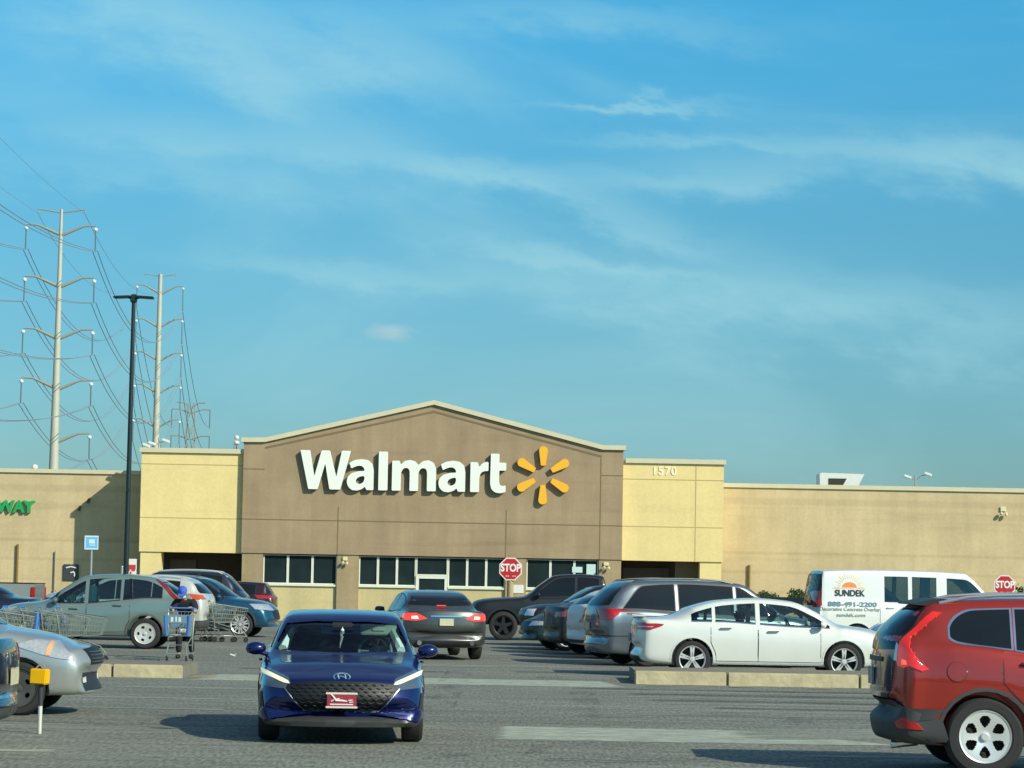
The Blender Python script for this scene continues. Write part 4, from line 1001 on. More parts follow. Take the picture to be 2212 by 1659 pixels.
LTN=stucco('light_tan_wall',(.58,.48,.25),.10); CAP=mat('parapet_cap',(.64,.59,.40),.6,noise=(2,.1)); GRV=mat('joint_brown',(.20,.15,.085),.9); GRY_=mat('joint_yellow',(.50,.40,.17),.9)
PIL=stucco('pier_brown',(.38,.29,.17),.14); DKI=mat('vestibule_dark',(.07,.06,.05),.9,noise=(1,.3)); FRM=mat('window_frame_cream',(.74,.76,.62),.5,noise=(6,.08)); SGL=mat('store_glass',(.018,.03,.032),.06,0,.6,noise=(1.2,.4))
OX,OY,OZ=-3.8,130.0,-.6
ST=empty('store_building','big store front with a brown gabled centre, two yellow entrance towers and tan wings','store',(OX,OY,OZ))
def bb(x0,x1,y0,y1,z0,z1,mb=None,bev=0):
    mb=mb or MB(); mb.box(x0-OX,x1-OX,y0-OY,y1-OY,z0-OZ,z1-OZ,bev); return mb
def pr(poly,y0,y1,mb=None):
    mb=mb or MB(); mb.prism([(x-OX,z-OZ) for x,z in poly],y0-OY,y1-OY); return mb
pr([(-13.04,2.66),(5.51,2.66),(5.51,8.03),(4.49,8.03),(-3.79,10.05),(-12.01,8.10),(-13.04,8.10)],130.0,130.9).build('gable_wall',BRN,ST)
cap=[(-13.16,8.06),(-12.0,8.08),(-3.79,10.06),(4.5,8.01),(5.62,8.01)]
mb=MB()
pr([(x,z) for x,z in cap]+[(x,z+.22) for x,z in cap[::-1]],129.86,131.0,mb)
mb.build('parapet_cap',CAP,ST)
mb=MB()
gl=[(-12.0,7.80),(-3.79,9.72),(4.44,7.68)]
pr([(x,z-.05) for x,z in gl]+[(x,z+.05) for x,z in gl[::-1]],129.988,130.0,mb); mb.build('gable_reveal',GRV,ST)
mb=MB()
for (x0,x1,z) in [(-13.03,5.50,4.31),(-13.03,-12.0,6.76),(4.44,5.50,6.76)]: bb(x0,x1,129.99,130.002,z-.022,z+.022,mb)
for (x,z0,z1) in [(-8.36,2.67,4.28),(-8.36,4.34,5.0),(-.16,2.67,4.28),(-.16,4.34,5.0),(4.42,2.67,4.28),(4.42,4.34,7.6)]: bb(x-.022,x+.022,129.991,130.002,z0,z1,mb)
mb.build('wall_joints',GRV,ST,sm=0)
# gabled roof volume behind the front and the store hall
pr([(-13.0,6.0),(5.48,6.0),(5.48,7.95),(-3.79,9.95),(-13.0,7.95)],130.92,150).build('roof',mat('roof_membrane',(.45,.44,.38),.8),ST)
# towers
for (x0,x1,z1,nm) in [(-18.06,-13.05,7.49,'l'),(5.52,10.45,7.40,'r')]:
    bb(x0,x1,130.28,133.715,2.64,z1).build('tower',YEL,ST)
    bb(x0-.10,x1+(.0 if nm=='l' else .10) if nm=='l' else x1+.1,130.16,133.71,z1+.003,z1+.23).build('parapet_cap',CAP,ST) if nm=='l' else bb(x0+.11,x1+.1,130.16,133.71,z1+.003,z1+.23).build('parapet_cap',CAP,ST)
    mb=MB()
    for z in (4.31,6.93 if nm=='l' else 6.62): bb(x0+.005,x1-.005,130.27,130.282,z-.02,z+.02,mb)
    if nm=='r':
        for a,b_ in ((2.66,4.28),(4.34,6.59),(6.65,7.38)): bb(9.07,9.11,130.271,130.282,a,b_,mb)
    mb.build('wall_joints',GRY_,ST,sm=0)
bb(-18.0,-16.99,130.36,131.4,OZ,2.636).build('column',YEL,ST); bb(9.34,10.39,130.36,131.4,OZ,2.596+.04).build('column',YEL,ST)
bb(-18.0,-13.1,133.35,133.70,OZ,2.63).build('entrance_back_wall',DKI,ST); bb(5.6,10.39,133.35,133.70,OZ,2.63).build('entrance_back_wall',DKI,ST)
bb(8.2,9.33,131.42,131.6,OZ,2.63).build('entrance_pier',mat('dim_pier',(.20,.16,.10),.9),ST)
bb(-16.9,-15.6,133.2,133.345,OZ,2.3).build('entrance_door',mat('door_bronze',(.10,.08,.06),.5),ST)
bb(5.7,8.0,133.2,133.345,OZ,2.3).build('entrance_door',mat('door_bronze',(.10,.08,.06),.5),ST)
# wings and hall
bb(-75,-18.07,133.72,134.6,OZ,6.50).build('wing_wall',WNG,ST); bb(10.46,85,133.72,134.6,OZ,6.42).build('wing_wall',WNG,ST)
bb(-75,-18.07,133.62,134.7,6.503,6.70).build('parapet_cap',CAP,ST); bb(10.56,85,133.62,134.7,6.423,6.63).build('parapet_cap',CAP,ST)
bb(-75,85,134.62,195,OZ,6.2).build('hall',mat('hall_wall',(.45,.38,.25),.9),ST)
# ground floor front
for x0,x1 in [(-13.0,-11.98),(-8.36,-7.31),(-.15,.86),(4.40,5.48)]: bb(x0,x1,130.06,130.9,OZ,2.655).build('pier',PIL,ST)
for x0,x1 in [(-11.975,-8.365),(-7.305,-4.52),(-2.95,-.155),(.865,4.395)]: bb(x0,x1,130.22,130.9,OZ,1.14).build('sill_wall',LTN,ST)
def window(x0,x1,z0,z1,fw=.055,y=130.22,name='window'):
    mb=MB()
    bb(x0,x0+fw,y,y+.12,z0,z1,mb); bb(x1-fw,x1,y,y+.12,z0,z1,mb); bb(x0+fw,x1-fw,y,y+.12,z0,z0+fw,mb); bb(x0+fw,x1-fw,y,y+.12,z1-fw*.5,z1,mb)
    w=mb.build(name,FRM,ST,sm=0); bb(x0+fw,x1-fw,y+.05,y+.08,z0+fw,z1-fw*.5).build('pane',SGL,w,sm=0); return w
def row(x0,x1,n,z0,z1):
    for i in range(n): window(x0+(x1-x0)*i/n+.002,x0+(x1-x0)*(i+1)/n-.002,z0,z1)
row(-11.97,-8.37,3,1.19,2.60); row(-7.30,-4.52,3,1.19,2.60); row(-2.95,-.16,3,1.19,2.60); row(.87,4.38,3,1.19,2.60)
for x0,x1 in [(-11.975,-8.365),(-7.305,-.155),(.865,4.395)]: bb(x0,x1,130.30,130.34,2.601,2.654).build('head_trim',GRV,ST)
for x0,x1 in [(-11.975,-8.365),(-7.305,-4.52),(-2.95,-.155),(.865,4.395)]: bb(x0,x1,130.12,130.219,1.10,1.185).build('sill',FRM,ST)
window(-4.51,-2.96,1.72,2.60,.06,130.2,'transom')
mb=MB(); bb(-4.51,-4.36,130.16,130.3,OZ,1.71,mb); bb(-3.11,-2.96,130.16,130.3,OZ,1.71,mb); bb(-4.355,-3.115,130.16,130.3,1.57,1.71,mb)
d=mb.build('door',FRM,ST,sm=0); bb(-4.355,-3.115,130.22,130.25,OZ,1.565).build('pane',SGL,d,sm=0)
NT=mat('pale_notice',(.55,.72,.68),.6,noise=(12,.15))
bb(3.80,4.25,130.20,130.215,1.72,2.42).build('notice',NT,ST,sm=0); bb(3.1,3.6,130.20,130.215,2.0,2.28).build('notice',NT,ST,sm=0)
bb(.10,.75,130.03,130.055,.95,1.35).build('notice',mat('white_notice',(.75,.75,.68),.6),ST,sm=0)

# store sign lettering
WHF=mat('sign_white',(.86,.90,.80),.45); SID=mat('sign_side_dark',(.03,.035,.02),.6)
GLY={'W':([(75,294),(150,294),(184,98),(235,294),(300,294),(350,95),(388,294),(458,294),(382,0),(300,0),(264,196),(212,0),(140,0)],None,0),
'a':([(632,0),(577,0),(568,27),(545,6),(510,-5),(470,-2),(440,22),(428,60),(436,98),(465,126),(515,142),(562,144),(560,162),(545,180),(520,184),(490,176),(462,160),(446,203),(485,225),(540,234),(590,226),(622,198),(632,150)],[(562,107),(530,102),(505,88),(496,65),(508,47),(530,44),(552,56),(562,76)],0),
'l':([(668,0),(738,0),(738,293),(668,293)],None,0),
'm':([(770,0),(770,226),(828,226),(835,196),(865,226),(908,234),(948,222),(968,195),(1000,226),(1045,234),(1085,215),(1103,170),(1103,0),(1035,0),(1035,142),(1028,165),(1008,175),(985,168),(970,140),(970,0),(904,0),(904,142),(897,165),(878,175),(856,168),(838,140),(838,0)],None,0),
'r':([(1362,0),(1362,226),(1418,226),(1427,188),(1450,218),(1480,230),(1498,228),(1498,160),(1465,160),(1440,145),(1430,110),(1430,0)],None,0),
't':([(1515,293),(1580,293),(1580,226),(1632,226),(1632,166),(1580,166),(1580,78),(1588,56),(1605,50),(1630,54),(1630,4),(1590,-6),(1550,0),(1522,24),(1512,66)],None,0)}
def roundpoly(P,it=1):
    for _ in range(it):
        Q=[]; n=len(P)
        for i in range(n):
            a,b=P[i],P[(i+1)%n]; L=math.hypot(b[0]-a[0],b[1]-a[1]); k=min(.25,5/L if L>0 else .25) if L>40 else .25
            Q+=[(a[0]+(b[0]-a[0])*k,a[1]+(b[1]-a[1])*k),(b[0]+(a[0]-b[0])*k,b[1]+(a[1]-b[1])*k)]
        P=Q
    return P
def solid2d(outer,hole,depth):
    cu=bpy.data.curves.new('c','CURVE'); cu.dimensions='2D'; cu.fill_mode='BOTH'; cu.extrude=depth/2
    for P in [outer]+([hole] if hole else []):
        sp=cu.splines.new('POLY'); sp.points.add(len(P)-1)
        for p,q in zip(sp.points,P): p.co=(q[0],q[1],0,1)
        sp.use_cyclic_u=True
    o=bpy.data.objects.new('c',cu); COL.objects.link(o); bpy.context.view_layer.update()
    me=bpy.data.meshes.new_from_object(o.evaluated_get(bpy.context.evaluated_depsgraph_get())); bpy.data.objects.remove(o)
    for v in me.vertices: v.co=Vector((v.co.x,-v.co.z,v.co.y))
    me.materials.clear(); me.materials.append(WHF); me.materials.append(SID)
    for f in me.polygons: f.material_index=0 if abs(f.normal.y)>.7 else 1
    return me
SG=empty('store_sign','large white store name in raised letters with a yellow six-rayed spark on the brown gable','sign',(-3.8,129.98,5.82))
def glyph(k,dx=0,name=None):
    o,h,_=GLY[k]; f=lambda P:[((x+dx-75)/155-10.25+3.8,y/155) for x,y in P]
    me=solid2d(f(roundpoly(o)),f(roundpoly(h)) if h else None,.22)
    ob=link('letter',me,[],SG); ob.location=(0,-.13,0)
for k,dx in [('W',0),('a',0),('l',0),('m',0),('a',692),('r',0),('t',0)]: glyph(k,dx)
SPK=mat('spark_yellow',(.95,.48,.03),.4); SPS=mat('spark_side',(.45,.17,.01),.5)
for i in range(6):
    a=pi/2+i*pi/3; P=[]
    n_=8
    prof=[(.47,-.10),(.50,-.125)]+[(1.20,-.215)]+[(1.22+.20*math.sin(pi*j/n_),-.215*math.cos(pi*j/n_)) for j in range(1,n_)]+[(1.20,.215),(.50,.125),(.47,.10)]
    P=[(1.60+3.8+r*math.cos(a)-w*math.sin(a),.88+r*math.sin(a)+w*math.cos(a)) for r,w in prof]
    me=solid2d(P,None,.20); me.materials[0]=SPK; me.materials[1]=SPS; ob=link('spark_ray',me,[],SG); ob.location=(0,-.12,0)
me=stand(text_mesh('1570',.56,.012,.008,.98,spacing=1.15)); tag(link('street_number',me,mat('number_white',(.88,.85,.66),.5),None,(7.52,130.262,7.02)),'pale street number 1570 on the right yellow tower','sign')
GRN=mat('sign_green',(.02,.36,.10),.45); SYL=mat('sign_yellow',(.8,.6,.05),.45)
SU=empty('shop_sign','green lettering on the tan wing at the left edge of the photo','sign',(-24.35,133.70,4.68))
SU.location.x=-24.75; SU.location.z=4.78
me=stand(text_mesh('WAY',.80,.07,.035,.98)); link('letters',me,GRN,SU,(-.02,-.08,-.02))
me=stand(text_mesh('SUB',.80,.07,.035,.98)); link('letters_first_half',me,GRN,SU,(-1.98,-.08,-.02))
MB().prism([(.62,.02),(.62,.28),(.98,.28)],-.14,-.02).build('letter_arrow',GRN,SU)

# roof and wall equipment
WM=mat('white_metal',(.72,.74,.70),.45,.1,noise=(5,.1)); GM=mat('galvanised',(.42,.43,.40),.45,.6,noise=(12,.15)); CRM=mat('cream_metal',(.72,.66,.42),.5)
h=empty('rooftop_air_intake','white rooftop air intake hood with slanted ends on the right wing','air intake',(16.85,136.5,6.3))
MB().prism([(-1.05,0),(-1.08,.95),(-.98,1.02),(1.20,.98),(.72,0)],-.8,.8).build('hood',WM,h)
MB().prism([(-.62,.42),(-.62,.74),(.30,.74),(.12,.42)],-.83,-.79).build('intake_opening',mat('opening_dark',(.03,.035,.02),.8),h)
def camera_mast(label,x,y,z,h_,s=1,arms=((.5,.25,1),(-.3,.10,-1))):
    m=empty('security_camera_mast',label,'security camera',(x,y,z))
    MB().cyl((0,0,0),(0,0,h_),.05*s,.04*s,10).build('mast',GM,m)
    for dx,dz,sg in arms:
        MB().tube([(0,0,h_-.25),(dx*.6,-.05,h_-.28+dz),(dx,-.08,h_-.25+dz)],.025*s,6).build('arm',GM,m)
        c=(dx+.12*sg,-.1,h_-.2+dz); MB().obox(c,(.42*s,.16,.14),Matrix.Rotation(R_(18),3,'Y'),.03).build('camera_housing',WM,m)
camera_mast('camera mast with two white housings on the right wing roof',20.7,136,6.2,1.1)
camera_mast('camera mast with a white housing on the left yellow tower roof',-17.45,132,7.4,.9,1,((.22,.05,1),(-.22,-.1,-1),(-.5,-.2,-1)))
camera_mast('short camera pole at the right end of the left yellow tower roof',-13.7,132,7.5,.55,1,((-.25,-.15,-1),))
dm=empty('roof_dome','small white dome on the left wing parapet','dome',(-24.0,134.3,6.7)); MB().ball((0,0,.12),.16,.16,.14).build('dome',WM,dm); MB().cyl((0,0,0),(0,0,.06),.1,.1,12).build('base',GM,dm)
gl_=empty('roof_globe','white ball fixture above the left yellow tower, next to the gable','lamp',(-13.55,131.4,7.72)); MB().ball((0,0,.62),.12).build('globe',WM,gl_); MB().ball((0,0,.36),.15,.15,.12).build('lower_globe',WM,gl_); MB().cyl((0,0,0),(0,0,.7),.025,.025,8).build('stem',GM,gl_)
def floodlight(label,x,y,z):
    f=empty('flood_light',label,'wall lamp',(x,y,z)); MB().box(-.15,.15,-.10,0,.10,.35,.03).build('bracket_box',CRM,f)
    MB().obox((-.10,-.22,-.02),(.16,.20,.18),Matrix.Rotation(R_(25),3,'X'),.04).build('lamp_head',CRM,f); MB().obox((.14,-.22,-.05),(.14,.18,.20),Matrix.Rotation(R_(-15),3,'X'),.04).build('lamp_head',CRM,f); return f
floodlight('twin flood light high on the tan right wing',24.75,133.72,5.35)
floodlight('cream wall lamp on the brown pier between the window rows',-7.98,130.06,2.28).scale=(.8,.8,.8)
floodlight('cream wall lamp on the pier right of the last windows',4.75,130.06,2.28).scale=(.9,.9,.7)
for x,z in ((-21.55,4.75),(-21.1,5.15)):
    s_=empty('wall_fixture','small brown fixture on the left wing at the edge of the shadow'+(', the lower one' if z<5 else ', the upper one'),'wall lamp',(x,133.72,z)); MB().obox((0,-.2,0),(.13,.22,.26),Matrix.Rotation(R_(20),3,'Y'),.03).build('lamp_head',mat('brown_metal',(.14,.10,.05),.6),s_); MB().cyl((0,-.1,0),(0,0,-.1),.03,.03,8).build('bracket',mat('brown_metal',(.14,.10,.05),.6),s_)
for lab,x,zt in [('thin rusty downpipe on the left tan wing',-24.6,2.9),('thin rusty pipe on the right tan wing beside the tower',12.05,2.55)]:
    d=empty('downpipe',lab,'pipe',(x,133.63,OZ)); MB().cyl((0,0,0),(0,0,zt-OZ),.06,.06,8).build('pipe',mat('rusty_pipe',(.22,.15,.05),.8,noise=(10,.3)),d); MB().box(-.09,.09,-.02,.07,1.2,1.26).build('pipe_clamp',GM,d)
d=empty('downpipe','pale grey downpipe on the left tan wing','pipe',(-22.7,133.64,OZ)); MB().cyl((0,0,0),(0,0,3.2),.045,.045,8).build('pipe',mat('pale_pipe',(.42,.38,.26),.8),d); MB().box(-.08,.08,-.02,.06,1.2,1.26).build('pipe_clamp',GM,d)
w=empty('wall_sign','dark square sign with a white mark low on the left wing','sign',(-21.9,133.69,1.15)); MB().box(-.38,.38,-.06,0,0,.80,.01).build('panel',mat('sign_dark',(.05,.055,.06),.5),w)
mb=MB(); mb.tube([(-.25,-.07,.62),(0,-.07,.68),(.27,-.07,.62)],.035,6); mb.tube([(-.02,-.07,.38),(.12,-.07,.42),(.18,-.07,.36),(.18,-.07,.2)],.04,6); mb.build('sign_mark',mat('mark_white',(.75,.78,.75),.5),w)

# ---------------------------------------------------------------- signs, poles
def post_sign(name,label,x,y,zc,shape,r,colr,pr_=.03,postm=None,mat_edge=None,zt=None):
    t=empty(name,label,'sign',(x,y,gz(y)))
    z=zc-gz(y)
    MB().cyl((0,pr_+.004,0),(0,pr_+.004,z+(.2 if shape!='oct' else .1)),pr_,pr_,10).build('post',postm or GM,t)
    if shape=='oct':
        P=lambda R_o:[(R_o*math.cos(pi/8+i*pi/4),z+R_o*math.sin(pi/8+i*pi/4)) for i in range(8)]
        MB().prism(P(r*1.083),-.012,0).build('border',mat('sign_border_white',(.8,.72,.66),.5),t)
        MB().prism(P(r*.97),-.018,-.0125).build('panel',mat('stop_red',(.50,.018,.022),.45,noise=(8,.12)),t)
        me=stand(text_mesh('STOP',r*.92,.004,.012,.80)); o=link('lettering',me,mat('sign_text_white',(.85,.82,.78),.5),t,(0,-.024,z+.03))
        mb=MB()
        for i,dx in enumerate((-.16,-.10,.06,.13)): mb.box(dx*r/.37,dx*r/.37+.05,-.026,-.019,z-r*.68,z-r*.58)
        mb.build('small_marks',mat('sign_mark_pink',(.75,.45,.42),.5),t,sm=0)
    else:
        MB().box(-r,r,-.01,0,z-shape,z+shape,.004).build('panel',colr,t)
    return t
TANP=mat('tan_post',(.40,.31,.16),.8,noise=(6,.15))
post_sign('stop_sign','red octagonal stop sign on a thick tan post before the store windows','_' and .07,91,2.02,'oct',.385,None,.11,TANP)
post_sign('stop_sign','red octagonal stop sign at the right, behind the windshield of the white van',17.48,94,1.76,'oct',.37,None,.035)
b=post_sign('parking_sign','small light blue square sign on a grey post in front of the shaded wall','_' and -15.65,100,2.74,.26,.26,mat('sign_light_blue',(.18,.50,.80),.45),.045)
z=2.74-gz(100); mb=MB(); mb.box(-.26,.26,-.018,-.011,z+.20,z+.26); mb.box(-.26,.26,-.018,-.011,z-.26,z-.21); mb.box(-.26,-.22,-.018,-.011,z-.20,z+.19); mb.box(.22,.26,-.018,-.011,z-.20,z+.19); mb.box(-.10,.12,-.018,-.011,z-.04,z+.12); mb.box(-.08,.14,-.018,-.011,z-.12,z-.08); mb.build('sign_mark',mat('mark_pale_blue',(.62,.80,.90),.5),b,sm=0)
b=post_sign('parking_sign','white and red notice sign in front of the left yellow tower','_' and -13.02,92,1.83,.30,.20,mat('sign_white2',(.82,.78,.70),.5),.03)
z=1.83-gz(92); mb=MB(); mb.box(-.17,.17,-.018,-.011,z-.06,z+.10); mb.box(-.15,-.03,-.018,-.011,z-.12,z-.065); mb.box(.03,.15,-.018,-.011,z-.12,z-.065); mb.box(-.03,.03,-.018,-.011,z-.24,z-.14); mb.build('sign_mark',mat('mark_red',(.55,.05,.05),.5),b,sm=0)
bo=empty('bollard','short grey post beside the white and red notice sign','post',(-13.9,96,gz(96))); MB().cyl((0,0,0),(0,0,2.0),.05,.05,10).build('pole',GM,bo); MB().ball((0,0,2.0),.055).build('cap',GM,bo)

LP=empty('parking_lot_lamp','tall dark parking lot lamp with two flat heads','street lamp',(-11.75,82,0)); DGR=mat('dark_green_pole',(.018,.035,.036),.4,.3)
MB().cyl((0,0,.75),(0,0,10.1),.088,.06,16).build('pole',DGR,LP); MB().cyl((0,0,0),(0,0,.75),.3,.3,20).build('concrete_base',KTOP,LP); MB().box(-.1,.1,-.1,.1,10.0,10.26,.03).build('pole_cap',DGR,LP); MB().cyl((0,-.1,4.2),(0,-.13,4.2),.06,.06,8).build('hand_hole',DGR,LP)
for sx in (-1,1):
    MB().obox((sx*.36,0,10.17),(.52,.36,.07),Matrix.Rotation(R_(3*sx),3,'Y'),.02).build('lamp_head',DGR,LP)
    MB().cyl((sx*.08,0,10.15),(sx*.16,0,10.17),.045,.045,8).build('arm',DGR,LP)

YP=empty('marker_post','short leaning post with a bright yellow box on top, left foreground','marker post',(-5.04,29.0,0))
MB().cyl((0,0,0),(0,0,.30),.021,.024,12).build('white_sleeve',mat('sleeve_white',(.72,.72,.66),.4,.2),YP); MB().cyl((0,0,.30),(0,0,.60),.028,.03,12).build('dark_post',mat('post_grey_black',(.04,.042,.045),.5),YP)
YB=mat('safety_yellow',(.90,.50,.006),.4,noise=(8,.06)); m_=Matrix.Rotation(R_(-14),3,'Z')@Matrix.Rotation(R_(2),3,'Y')
MB().obox((-.015,0,.615),(.19,.12,.165),m_,.012).build('yellow_box',YB,YP); MB().tube([(-.07,.0,.69),(-.03,0,.735),(.02,0,.75),(.03,0,.72)],.009,6).build('carry_loop',GM,YP)
LT=empty('paper_scrap','small white paper scrap lying on the asphalt by the blue sedan','litter',(-5.74,56.0,0.0)); MB().obox((0,0,.03),(.12,.09,.03),Matrix.Rotation(R_(20),3,'Y'),.008).build('paper',WM,LT); MB().obox((.05,.02,.05),(.05,.06,.012),Matrix.Rotation(R_(-25),3,'Y'),.003).build('folded_corner',WM,LT)

# shrubs against the store walls
def shrub(label,x,y,w,h,n=420,seed=1):
    rnd=random.Random(seed); t=empty('shrub',label,'shrub',(x,y,gz(y))); mb=MB()
    cl=[(rnd.uniform(-w*.38,w*.38),rnd.uniform(-.25,.25),h*rnd.uniform(.45,.72),min(rnd.uniform(.16,.24)*h,w*.4)) for _ in range(8)]
    for i in range(n):
        cx,cy,cz,r=rnd.choice(cl); d=Vector((rnd.gauss(0,1),rnd.gauss(0,1),rnd.gauss(0,1))).normalized()*r*rnd.uniform(.6,1.05)
        c=Vector((cx,cy,cz))+d; c.z=max(.05,c.z); s=rnd.uniform(.05,.10); q=Vector((rnd.gauss(0,1),rnd.gauss(0,1),rnd.gauss(0,1))).normalized(); a=q.orthogonal().normalized(); b_=q.cross(a)
        mb.bm.faces.new([mb.bm.verts.new(c+a*s),mb.bm.verts.new(c+b_*s*.6),mb.bm.verts.new(c-a*s),mb.bm.verts.new(c-b_*s*.6)])
    me=bpy.data.meshes.new('foliage'); mb.bm.to_mesh(me); mb.bm.free(); link('foliage',me,LEAF,t)
    mb=MB()
    for i in range(5): mb.tube([(0,0,0),(rnd.uniform(-.1,.1),0,h*.3),(rnd.uniform(-w*.3,w*.3),rnd.uniform(-.1,.1),h*.6)],[.03,.02,.01],5)
    mb.build('stems',mat('twig',(.09,.06,.035),.9),t)
LEAF=mat('leaf_green',(.035,.075,.02),.6,noise=(6,.5))
shrub('small dark shrub against the right wing, left one of two beside the black pickup bed',12.75,132.3,1.1,2.25,1500,seed=2); shrub('small dark shrub against the right wing, right one of two beside the black pickup bed',14.45,132.3,1.1,2.25,1500,seed=3)
shrub('dark green shrub beyond the right stop sign',24.6,128,1.6,2.6,1600,5)
shrub('low dark shrub at the foot of the shaded left wing wall',-18.9+0,129,4.2,2.3,2500,6)

# ---------------------------------------------------------------- power line
PYL=mat('weathered_steel_pole',(.50,.50,.40),.7,.2,noise=(.6,.12)); PYA=mat('steel_arm',(.34,.35,.28),.7,.2); INS=mat('insulator_white',(.75,.85,.85),.4); STR=mat('insulator_string',(.12,.15,.17),.6); WIR=mat('conductor',(.24,.31,.35),.7)
def armpts(s,L,z,dz): return [(s*.25,0,z-dz),(s*L*.45,0,z-dz*.38),(s*L*.68,0,z-dz*.04),(s*L,0,z)]
def pylon(label,x,y,top,r0,r1,levels,La,drop,dz):
    t=empty('transmission_pole',label,'pylon',(x,y,-.6)); k=.6
    MB().cyl((0,0,0),(0,0,top+k),r0,r1,20).build('shaft',PYL,t); att=[]
    for s in (-1,1): MB().tube([(s*.2,0,top+k-.4),(s*La*.5,0,top+k-.1),(s*La*.68,0,top+k),(s*La*.68,0,top+k-.5)],.09,6).build('ground_wire_arm',PYA,t)
    for i,(zl,zr) in enumerate(levels):
        for s,z in ((-1,zl),(1,zr)):
            if z is None: continue
            a=MB().tube(armpts(s,La,z+k,dz),[.20,.16,.12,.10],8).build('arm',PYA,t)
            MB().ball((s*La,0,z+k-.45),.26,.26,.24,10,6).build('insulator_bell',INS,a); MB().tube([(s*La,0,z+k-.6),(s*(La+.02),0,z+k-drop)],.085,6).build('insulator_string',STR,a)
            att.append((s,i,Vector((x+s*La,y,z-drop))))
    return t,att
P1,A1=pylon('nearest tall tubular transmission pole rising behind the left wing',-54.9,320,45.0,.75,.17,[(43.1,43.05),(36.8,36.75),(30.5,30.45),(24.5,24.3),(None,17.9)],4.2,3.1,1.15)
P2,A2=pylon('second transmission pole, rising above the left yellow tower',-65.4,490,56.2,.85,.36,[(54.2,54.0),(47.9,47.9),(41.8,41.6),(35.8,35.6),(29.4,29.3)],4.25,4.2,1.5)
def lattice(label,x,y,H,w0,w1):
    t=empty('lattice_tower',label,'pylon',(x,y,-.6)); n=9; mb=MB()
    for sx in (-1,1):
        for sy in (-1,1): mb.cyl((sx*w0/2,sy*w0/2,0),(sx*w1/2,sy*w1/2,H),.13,.09,4)
    for i in range(n):
        z0,z1=H*i/n,H*(i+1)/n; a=(w0+(w1-w0)*i/n)/2; b=(w0+(w1-w0)*(i+1)/n)/2
        for f in (-1,1):
            mb.cyl((-a,f*a,z0),(b,f*b,z1),.07,n=4); mb.cyl((a,f*a,z0),(-b,f*b,z1),.07,n=4); mb.cyl((f*a,-a,z0),(f*b,b,z1),.07,n=4); mb.cyl((f*a,a,z0),(f*b,-b,z1),.07,n=4)
    mb.build('lattice_body',PYA,t); att=[]
    for z,L in ((H,3.4),(H-1.6,4.6),(H-8,4.6),(H-14.5,4.6)):
        for s in (-1,1):
            mb=MB(); mb.tube([(s*.3,0,z-.9),(s*L*.6,0,z),(s*L,0,z)],.16,5); a=mb.build('arm',PYA,t)
            if z<H: MB().tube([(s*L,0,z-.1),(s*L,0,z-4.6)],.12,5).build('insulator_string',STR,a); att.append((s,int(round((H-1.6-z)/6.45)),Vector((x+s*L,y,z-4.6))))
    return t,att
P3,A3=lattice('distant lattice tower above the right part of the left yellow tower',-77.2,640,42.5,4.2,1.5)
def wire(a,b,sag,r,label,n=26):
    pts=[]
    for i in range(n+1):
        t=i/n; p=a.lerp(b,t); p.z-=4*sag*t*(1-t); pts.append(p-a)
    o=MB().tube(pts,r,5).build('power_line',WIR,None,a,sm=60); tag(o,label,'power line','conductors of the transmission line')
LV=['top','second','third','fourth','fifth']; SN={-1:'left',1:'right'}
for s,i,a in A1:
    for q in (-.28,.28):
        off=Vector((q,0,abs(q)*.3 if q>0 else 0)); tw='outer' if q<0 else 'inner'
        far=Vector((a.x+.062*322,-2,a.z)); wire(a+off,far+off,8.5,.045,f'{tw} wire of the {LV[i]} conductor pair left of the nearest pole, {SN[s]} circuit')
        for s2,i2,b in A2:
            if s2==s and i2==i: wire(a+off,b+off,8.5,.05,f'{tw} wire of the {LV[i]} pair between the two tall poles, {SN[s]} circuit')
for s,i,a in A2:
    for s2,i2,b in A3:
        if s2==s and i2==min(i,2): wire(a,b+Vector((0,0,-.8*(i-i2))),6,.06,f'{LV[i]} wire from the second pole to the lattice tower, {SN[s]} circuit')
for s in (-1,1):
    wire(Vector((-54.9+s*2.86,320,44.5)),Vector((-65.4+s*2.9,490,55.7)),6,.03,f'thin ground wire between the two tall poles, {SN[s]} side')
    wire(Vector((-54.9+s*2.86,320,44.5)),Vector((-35+s*2.86,-2,44.5)),5,.018,f'thin ground wire left of the nearest pole, {SN[s]} side')

